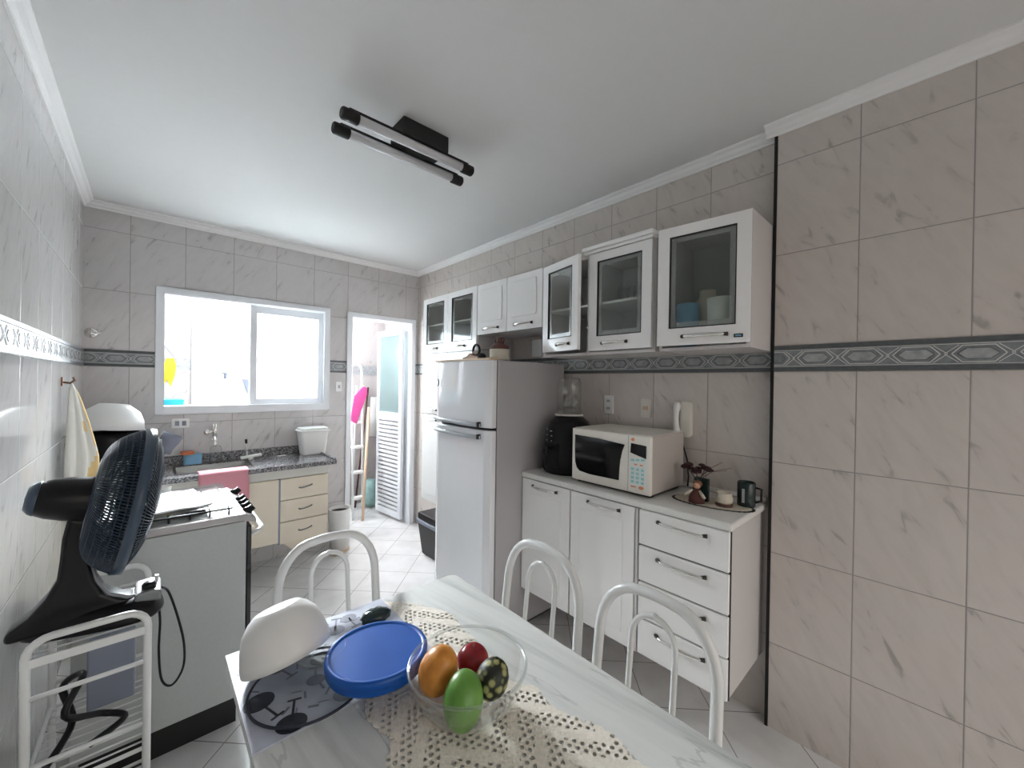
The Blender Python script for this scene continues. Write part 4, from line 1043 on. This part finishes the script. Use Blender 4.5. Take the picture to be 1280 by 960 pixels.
# chairs: local frame, backrest at local +Y, seat towards -Y
def make_chair(label):
    t = thing('dining_chair', label, 'chair', (0, 0, 0), 0, 'white tubular dining chairs around the marble table')
    def U(half, zt, yb, y0, zlow, r_, rad=.10, lean=.05):
        pts = []
        def P(x, z): return (x, yb+lean*(z-.45)/.5, z)
        pts.append(P(-half*1.04, zlow)); pts.append(P(-half*1.02, .6)); pts.append(P(-half, zt-rad*1.3))
        for k in range(1, 8):
            a = PI/2*k/8; pts.append(P(-half+rad-rad*math.cos(a), zt-rad*1.3+rad*1.3*math.sin(a)))
        for k in range(0, 5):
            u = k/4; pts.append(P(-half+rad+(2*half-2*rad)*u, zt+.004*math.sin(PI*u)))
        for k in range(1, 8):
            a = PI/2*k/8; pts.append(P(half-rad+rad*math.sin(a), zt-rad*1.3+rad*1.3*math.cos(a)))
        pts.append(P(half, zt-rad*1.3)); pts.append(P(half*1.02, .6)); pts.append(P(half*1.04, zlow))
        return pts
    MB().tube(U(.165, .938, .0, 0, .42, .0145, .115), .0145, 14).build('back_frame', 'tube_white', t, world=False)
    MB().tube(U(.062, .885, .0, 0, .47, .008, .055), .008, 12).build('back_loop', 'tube_white', t, world=False)
    MB().rod((-.165, -.003, .47), (.165, -.003, .47), .009).build('back_rail', 'tube_white', t, world=False)
    for s_ in (-1, 1):
        MB().tube([(s_*.172, -.005, .43), (s_*.178, .02, .20), (s_*.185, .05, .01)], .0125, 12).build('leg', 'tube_white', t, world=False)
        MB().tube([(s_*.165, -.26, .43), (s_*.172, -.305, .40), (s_*.178, -.32, .30), (s_*.182, -.335, .01)], .0125, 12).build('leg', 'tube_white', t, world=False)
    MB().tube([(-.165, -.26, .43), (-.165, -.005, .43), (.165, -.005, .43), (.165, -.26, .43), (.12, -.31, .43), (-.12, -.31, .43)], .010, 10, closed=True).build('seat_frame', 'tube_white', t, world=False)
    MB().prism(rrect(-.18, .18, -.335, -.015, .06), 2, .443, .48).build('seat', 'seat_vinyl', t, world=False, bevel=.014, seg=3)
    return t
c0 = make_chair('white tubular chair at the far end of the marble table, nearest the stove')
c0.location = (.48, 1.445, 0)
for (x, y, rz, lab) in ((.958, .928, -PI/2, 'white tubular chair beside the table, nearer the fridge'), (.958, .520, -PI/2, 'white tubular chair beside the table, in front of the drawers')):
    c = copy_tree(c0); c.location = (x, y, 0); c.rotation_euler = (0, 0, rz); c['label'] = lab

# ------------------------------------------------------------------ on the table
# crochet runner
R_ = [(.56, 1.240), (.60, 1.205), (.640, 1.165), (.655, 1.125), (.690, 1.060), (.698, 1.015), (.680, .960), (.685, .905), (.672, .860), (.655, .80), (.640, .755), (.655, .700), (.668, .672), (.685, .655), (.668, .60), (.680, .545), (.705, .495), (.712, .45), (.695, .40), (.705, .34), (.725, .28), (.70, .22), (.64, .20)]
Lf = [(.42, .20), (.355, .28), (.335, .36), (.35, .42), (.320, .48), (.328, .545), (.352, .60), (.338, .66), (.333, .70), (.372, .745), (.357, .79), (.352, .835), (.378, .90), (.40, 1.0), (.42, 1.10), (.47, 1.20)]
def scallop(pts, amp=.006):
    out = []
    for i in range(len(pts)):
        p, q = Vector(pts[i]), Vector(pts[(i+1) % len(pts)]); d = q-p; n_ = Vector((d.y, -d.x)).normalized(); m_ = max(1, int(d.length/.02))
        for k in range(m_*4):
            u = k/(m_*4); e = amp*abs(math.sin(PI*u*m_)); out.append(tuple(p+d*u-n_*e if True else p))
    return out
rp = R_+Lf
area = sum(rp[i][0]*rp[(i+1) % len(rp)][1]-rp[(i+1) % len(rp)][0]*rp[i][1] for i in range(len(rp)))
o = MB().prism(scallop(rp if area < 0 else rp[::-1], .005), 2, TZ+.0015, TZ+.0033).build('table_runner', 'crochet'); single(o, 'beige crochet runner with zigzag edges down the marble table', 'table runner')
# printed placemat
t = thing('placemat', 'black, white and grey printed placemat at the table corner', 'placemat', (.36, 1.07, TZ))
px0, px1, py0, py1, pz = .150, .57, .890, 1.256, TZ+.005
b = MB(); e_ = .0006; rn = random.Random(3)
def disc(x, y, r_, mi, sx=1, sy=1, th=0, z=pz+e_):
    b.prism([(x+r_*sx*math.cos(a)*math.cos(th)-r_*sy*math.sin(a)*math.sin(th), y+r_*sx*math.cos(a)*math.sin(th)+r_*sy*math.sin(a)*math.cos(th)) for a in [2*PI*k/20 for k in range(20)]], 2, pz-.001, z, mi)
def strip(x0, y0, x1, y1, w_, mi, z=pz+e_):
    d_ = Vector((x1-x0, y1-y0)); n_ = Vector((-d_.y, d_.x)).normalized()*w_/2
    b.prism([(x0+n_.x, y0+n_.y), (x1+n_.x, y1+n_.y), (x1-n_.x, y1-n_.y), (x0-n_.x, y0-n_.y)], 2, pz-.001, z, mi)
# wine-glass shapes: bowl disc, stem, foot bar
for (x, y, r_, a, mi) in ((.225, .918, .021, 1.25, 0), (.335, .925, .016, 1.0, 1), (.335, 1.085, .020, -1.4, 0), (.30, 1.015, .014, 1.3, 1), (.185, 1.025, .022, 1.9, 0), (.44, .93, .014, .8, 0), (.24, 1.12, .018, -1.2, 1), (.19, 1.16, .02, 1.6, 0), (.45, 1.215, .016, -1.5, 1), (.52, 1.20, .014, 1.4, 0), (.40, 1.18, .018, 1.2, 1), (.295, 1.19, .016, .6, 0)):
    dx, dy = math.cos(a), math.sin(a); Ls = r_*3.2
    if not (px0+.02 < x+dx*Ls < px1-.02 and py0+.02 < y+dy*Ls < py1-.02): dx, dy = -dx, -dy
    if not (px0+.02 < x+dx*Ls < px1-.02 and py0+.02 < y+dy*Ls < py1-.02): Ls = r_*1.5
    r_ *= 1.25; disc(x, y, r_, mi, 1, 1.15, a); strip(x, y, x+dx*Ls, y+dy*Ls, .005, mi); strip(x+dx*Ls-dy*.014, y+dy*Ls+dx*.014, x+dx*Ls+dy*.014, y+dy*Ls-dx*.014, .005, mi)
for k in range(60):
    x, y = rn.uniform(px0+.03, px1-.03), rn.uniform(py0+.02, py1-.02); a = rn.uniform(0, PI)
    strip(x, y, x+.022*math.cos(a), y+.022*math.sin(a), rn.uniform(.002, .006), rn.choice((1, 1, 2)), pz+e_*.6)
for (x, y, w_) in ((.17, .95, .03), (.26, 1.05, .05), (.40, 1.0, .04), (.20, 1.21, .03), (.37, .895, .02)):
    strip(x, y, x+.01, y+.07, w_, 2, pz+e_*.4)
b.box(px0, px1, py0, py1, TZ+.0005, pz, 2)
b.build('printed_mat', ['mat_print_dark', 'mat_print_grey', 'mat_print_light'], t)
# clear lid with a dark gasket
t = thing('glass_dish_cover', 'clear glass lid with a dark rim lying on the placemat', 'lid', (.27, 1.0, pz))
LC = (.285, 1.005)
MB().lathe([(.123, .010), (.116, .022), (.09, .034), (.05, .042), (0, .044)], (LC[0], LC[1], pz), 48).build('dome', 'lid_glass', t)
MB().tube([(LC[0]+.125*math.cos(a), LC[1]+.125*math.sin(a), pz+.007) for a in [2*PI*k/64 for k in range(64)]], .003, 8, closed=True).build('gasket', 'mat_print_dark', t)
o = MB().lathe([(0, 0), (.028, 0), (.044, .014), (.054, .032), (.056, .034), (.058, .032), (.047, .012), (.030, -.003), (0, -.003)], (.305, 1.00, pz+.050), 48).build('glass_bowl', 'clear_glass'); single(o, 'shallow clear glass bowl tucked under the blue bowl and white bowl', 'bowl')
# white bowl upside down, leaning
WB = MB().lathe([(0, 0), (.048, 0), (.050, .001), (.066, .013), (.082, .034), (.092, .064), (.098, .095), (.099, .114), (.0965, .114), (.0955, .095), (.089, .064), (.079, .036), (.063, .016), (.048, .005), (0, .005)], n=56).build('salad_bowl', 'white_plastic')
_d = Vector((.235, 1.115, -.6)).normalized(); _r = Vector((1.115, -.235, 0)).normalized(); _u = _r.cross(_d)
_a = (_u*math.cos(.22)-_r*math.sin(.22)-_d*.17).normalized()       # where its base points
WB.rotation_mode = 'QUATERNION'; WB.rotation_quaternion = Vector((0, 0, -1)).rotation_difference(_a)
WB.location = Vector((.256, 1.085, .830))+_a*.114; tag(WB, 'white plastic bowl tipped upside down on the placemat', 'bowl')
# blue lidded container
t = thing('blue_container', 'round blue plastic container with blue lid on the table', 'container', (.405, .90, TZ+.005))
BM = Matrix.Translation((.405, .905, .812)) @ Matrix.Rotation(-.02, 4, Vector((.739, -.673, 0)))
MB().lathe([(0, 0), (.070, 0), (.085, .02), (.100, .045), (0, .046)], n=48).build('tub', 'blue_lid', t, M=BM)
MB().lathe([(.100, .022), (.111, .024), (.114, .030), (.112, .036), (.116, .040), (.116, .053), (.113, .058), (.107, .0585), (.104, .056), (.102, .0555)], n=64).build('lid', 'blue_lid', t, M=BM)
o = MB().ball((.500, 1.130, TZ+.030), .045, .03, .022, 14, 8, fn=lambda d_: 1+.12*math.sin(d_.x*9)*math.cos(d_.y*7+d_.z*5)).build('plastic_wrap', 'dark_green_glass'); single(o, 'small shiny dark crumpled package behind the blue container', 'package')
# glass fruit bowl
FC = Vector((.522, .703, TZ+.006))
o = MB().lathe([(0, 0), (.048, 0), (.052, .004), (.085, .025), (.112, .06), (.124, .098), (.127, .104), (.130, .102), (.129, .096), (.117, .058), (.089, .021), (.055, -.002), (0, -.002)], n=64).build('fruit_bowl', 'clear_glass')
for v in o.data.vertices: v.co.z += .003
o.location = FC; MB().tube([(.1275*math.cos(a), .1275*math.sin(a), .106) for a in [2*PI*k/64 for k in range(64)]], .0036, 8, closed=True).build('rim', 'clear_plastic', o, world=False); tag(o, 'clear glass bowl of fruit on the crochet runner', 'bowl')
def fruit(name, mat, px, r3, rotm, label, cat, fn=None, stem=None):
    t_ = bpy.data.objects.new(name, None)
    o = MB().ball((0, 0, 0), *r3, 32, 20, fn=fn, M=rotm).build(name, mat); o.location = px
    tag(o, label, cat)
    if stem:
        MB().rod(stem[0], stem[1], .0025, .0018, n=8).build('stem', 'twig', o, world=False)
    return o
Rz = Matrix.Rotation
fruit('mango', 'mango_orange', (.482, .760, TZ+.080), (.043, .043, .056), Rz(.35, 3, Vector((.6, .7, 0))), 'orange mango leaning at the left of the fruit bowl', 'mango', fn=lambda d_: 1+.05*d_.z*(1 if d_.z < 0 else -.6))
fruit('apple', 'apple_red', (.573, .752, TZ+.066), (.038, .038, .035), Rz(.3, 3, 'X'), 'dark red apple at the back of the fruit bowl', 'apple', fn=lambda d_: 1-.28*max(0, abs(d_.z)-.86)*4, stem=((0, 0, .02), (.004, .002, .036)))
fruit('mango', 'mango_green', (.484, .668, TZ+.068), (.042, .040, .054), Rz(.5, 3, Vector((-.7, .7, 0))), 'green mango at the front of the fruit bowl', 'mango', fn=lambda d_: 1+.04*d_.x)
fruit('sugar_apple', 'sugar_apple', (.563, .668, TZ+.074), (.036, .036, .041), Rz(.6, 3, 'Y'), 'speckled dark and yellow sugar apple at the right of the fruit bowl', 'fruit', fn=lambda d_: 1+.03*math.sin(d_.z*22)*math.sin(math.atan2(d_.y, d_.x)*9))

# ------------------------------------------------------------------ bins on the floor
t = thing('waste_bin', 'white open waste bin by the door, at the end of the sink cabinet', 'bin', (1.25, 3.60, 0))
MB().lathe([(.072, .012), (.088, .36), (.092, .375), (.086, .375), (.070, .03), (0, .03)], (1.245, 3.61, 0), 32).build('bucket', 'white_plastic', t)
MB().lathe([(.0845, .345), (.071, .05), (0, .045)], (1.245, 3.61, 0), 32).build('bin_liner', 'black_matte', t)
MB().lathe([(.085, 0), (.088, .004), (.088, .012), (.070, .014), (0, .014)], (1.245, 3.61, 0), 32).box(1.17, 1.22, 3.49, 3.54, .004, .014).build('foot_pedal', 'beige_trim', t)
t = thing('waste_bin', 'black lidded waste bin beside the fridge, under the pantry cabinet', 'bin', (1.88, 2.98, 0))
taper(MB(), 1.745, 2.02, 2.82, 3.13, .0, .27, .03).build('body', 'black_plastic', t, bevel=.006)
b = MB(); taper(b, 1.738, 2.027, 2.813, 3.137, .27, .30, 0); b.build('rim', 'slate', t, bevel=.004)
taper(MB(), 1.745, 2.02, 2.82, 3.13, .30, .36, -.0).build('lid', 'black_plastic', t, bevel=.014)

# ------------------------------------------------------------------ service area things
t = thing('step_ladder', 'white folding step ladder leaning beyond the open door', 'ladder', (1.76, 4.5, 0))
for dx in (-.0, .115):
    MB().tube([(1.62+dx, 4.28+dx*.2, .0), (1.70+dx, 4.60, 1.60)], .013, 10).build('rail', 'tube_white', t)
MB().tube([(1.70, 4.60, 1.60), (1.705, 4.61, 1.66), (1.73, 4.62, 1.69), (1.785, 4.62, 1.69), (1.81, 4.61, 1.66), (1.815, 4.60, 1.60)], .013, 10).build('top_hoop', 'tube_white', t)
for k in range(5):
    z = .22+k*.27; u = z/1.6; MB().box(1.62+.08*u, 1.735+.08*u, 4.25+.32*u, 4.33+.32*u, z-.012, z+.012).build('step', 'white_plastic', t)
b = MB(); 
for dx in (.05, .17): b.rod((1.70+dx, 4.66, .0), (1.74+dx*.6, 4.63, 1.45), .012)
b.build('rear_legs', 'tube_white', t)
o = MB().tube([(1.69, 4.20, .0), (1.85, 4.46, 1.20)], [.016, .016], 6).build('wooden_plank', 'wood_light')
single(o, 'light wooden pole leaning against the ladder', 'pole')
o = MB().tube([(1.80, 4.70, 0.0), (1.98, 4.80, 1.42)], [.012, .012], 8).build('broom_handle', 'clay_brown'); single(o, 'dark broom handle leaning behind the ladder', 'broom')
o = MB().prism([(1.56, 1.08), (1.63, 1.04), (1.74, 1.36), (1.735, 1.43), (1.69, 1.44), (1.60, 1.34)], 1, 4.235, 4.26).build('ironing_board', 'magenta', bevel=.008); single(o, 'bright pink board end resting in front of the ladder', 'ironing board')
o = MB().ball((1.95, 4.62, .17), .11, .10, .165, 20, 14, fn=lambda d_: 1+.09*math.sin(d_.x*7+d_.z*5)*math.cos(d_.y*6)).build('plastic_bag', 'bag_green'); single(o, 'pale green plastic bag on the service floor behind the ladder', 'bag')
o = MB().add([(2.02, 4.83, 1.30), (2.12, 4.83, 1.30), (2.14, 4.80, .80), (2.0, 4.80, .82), (2.07, 4.79, 1.05)], [(0, 1, 4), (1, 2, 4), (2, 3, 4), (3, 0, 4)], 0, True).build('hanging_cloth', 'white_plastic', solid=.01); single(o, 'white cloth hanging on the wall right of the ladder', 'cloth')
# seen through the window
t = thing('drying_rack', 'pale metal drying rack seen at the left of the window', 'drying rack', (.06, 4.2, 1.5))
MB().tube([(.0, 4.15, 1.78), (.05, 4.15, 1.80), (.14, 4.16, 1.67), (.13, 4.16, 1.63), (.0, 4.15, 1.52)], .006, 8).rod((.0, 4.15, 1.65), (-.2, 4.15, 1.65), .006).rod((-.2, 4.15, 1.65), (-.2, 4.15, 2.66), .005).build('rack', 'fridge_handle', t)
def rag(name, pts, y, mat, label, cat='cloth'):
    b = MB(); vs = [(p[0], y+.012*math.sin(i*1.7), p[1]) for i, p in enumerate(pts)]
    c = (sum(p[0] for p in pts)/len(pts), y-.02, sum(p[1] for p in pts)/len(pts)); n_ = len(vs); vs.append(c)
    b.add(vs, [(i, (i+1) % n_, n_) for i in range(n_)], 0, True); return single(b.build(name, mat, solid=.008), label, cat)
rag('yellow_cloth', [(.09, 1.655), (.135, 1.66), (.15, 1.60), (.14, 1.52), (.12, 1.44), (.115, 1.50), (.08, 1.47), (.03, 1.36), (.0, 1.38), (.0, 1.50), (.06, 1.56)], 4.15, 'yellow_cloth', 'bright yellow cloth hanging from the rack in the window')
t = thing('laundry_basin', 'turquoise plastic basin at the lower left corner of the window', 'basin', (.08, 4.2, 1.2))
taper(MB(), -.12, .20, 4.05, 4.30, 1.20, 1.335, .02).build('tub', 'cyan_plastic', t, bevel=.005)
o = MB().box(-.4, 1.3, 3.99, 4.40, .86, .90).box(-.38, -.34, 4.02, 4.37, 0, .86).box(1.24, 1.28, 4.02, 4.37, 0, .86).build('laundry_bench', 'white_plastic', bevel=.004); single(o, 'white bench under the window in the service area', 'bench')
o = MB().prism(rrect(-.14, .22, 4.04, 4.32, .03), 2, .90, 1.20).build('laundry_box', 'white_plastic', bevel=.005); single(o, 'white box under the turquoise basin beyond the window', 'box')
t = thing('detergent_bottle', 'clear spray bottle with dark nozzle beyond the window', 'bottle', (.47, 4.15, .9))
MB().lathe([(.042, 0), (.045, .01), (.045, .50), (.036, .56), (.014, .60), (0, .60)], (.47, 4.15, .90), 20).build('bottle', 'pane_frosted', t)
MB().rod((.47, 4.15, 1.50), (.47, 4.15, 1.54), .012).box(.44, .49, 4.14, 4.16, 1.54, 1.555).build('nozzle', 'slate', t)
t = thing('detergent_jug', 'beige detergent jug with a dark grey side beyond the window', 'jug', (.60, 4.15, .9))
MB().prism([(.53, .90), (.68, .90), (.68, 1.47), (.66, 1.53), (.55, 1.52), (.53, 1.40)], 1, 4.10, 4.20).build('jug', 'detergent', t, bevel=.01)
MB().prism([(.585, 1.50), (.645, 1.50), (.675, 1.35), (.655, 1.30), (.615, 1.40)], 1, 4.085, 4.099).build('handle', 'slate', t)

# ------------------------------------------------------------------ light
def area(name, loc, target, sx, sy, power, col=(1, 1, 1), spread=None):
    l = bpy.data.lights.new(name, 'AREA'); l.shape = 'RECTANGLE'; l.size = sx; l.size_y = sy; l.energy = power; l.color = col
    if spread: l.spread = spread
    o = bpy.data.objects.new(name, l); COL.objects.link(o); o.location = loc
    o.rotation_euler = (Vector(target)-Vector(loc)).to_track_quat('-Z', 'Y').to_euler(); return o
area('window_daylight', (.825, SB-.03, 1.62), (1.5, 1.3, .9), .95, .62, 23, (.90, .95, 1.0))
area('upper_fill', (.85, SB-.06, 2.39), (1.1, 1.2, .75), 1.4, .26, 48, (.92, .96, 1.0), 1.15)  # added fill above the service window, no opening there; lifts table and cabinets
area('service_fill', (.6, 4.4, CZ-.03), (.6, 4.4, 0), 2.2, .5, 1.0, (.95, .97, 1.0))  # added fill under the service ceiling, stands for no real source
area('door_floor_fill', (1.75, 4.6, CZ-.12), (1.2, 2.9, 0), .4, .3, 3.4, (.97, .98, 1.0), 1.1)  # added fill beyond the door, brightens the kitchen floor
w = bpy.data.worlds.new('world'); scn.world = w; w.use_nodes = True
wn_ = NT(w.node_tree); tc_ = wn_.n('ShaderNodeTexCoord'); sp_ = wn_.n('ShaderNodeSeparateXYZ'); w.node_tree.links.new(tc_.outputs['Generated'], sp_.inputs[0])
bg = w.node_tree.nodes['Background']      # overcast sky: brighter above, darker towards the ground
w.node_tree.links.new(wn_.ramp(wn_.m('MULTIPLY_ADD', sp_.outputs[2], .5, .5), [(.42, (.22, .20, .185, 1)), (.56, (.85, .80, .75, 1)), (.75, (1., .97, .93, 1))]), bg.inputs[0])
bg.inputs[1].default_value = 1.0
scn.view_settings.view_transform = 'Standard'; scn.view_settings.look = 'None'; scn.view_settings.gamma = 1; scn.view_settings.use_curve_mapping = False
scn.view_settings.exposure = 1.35
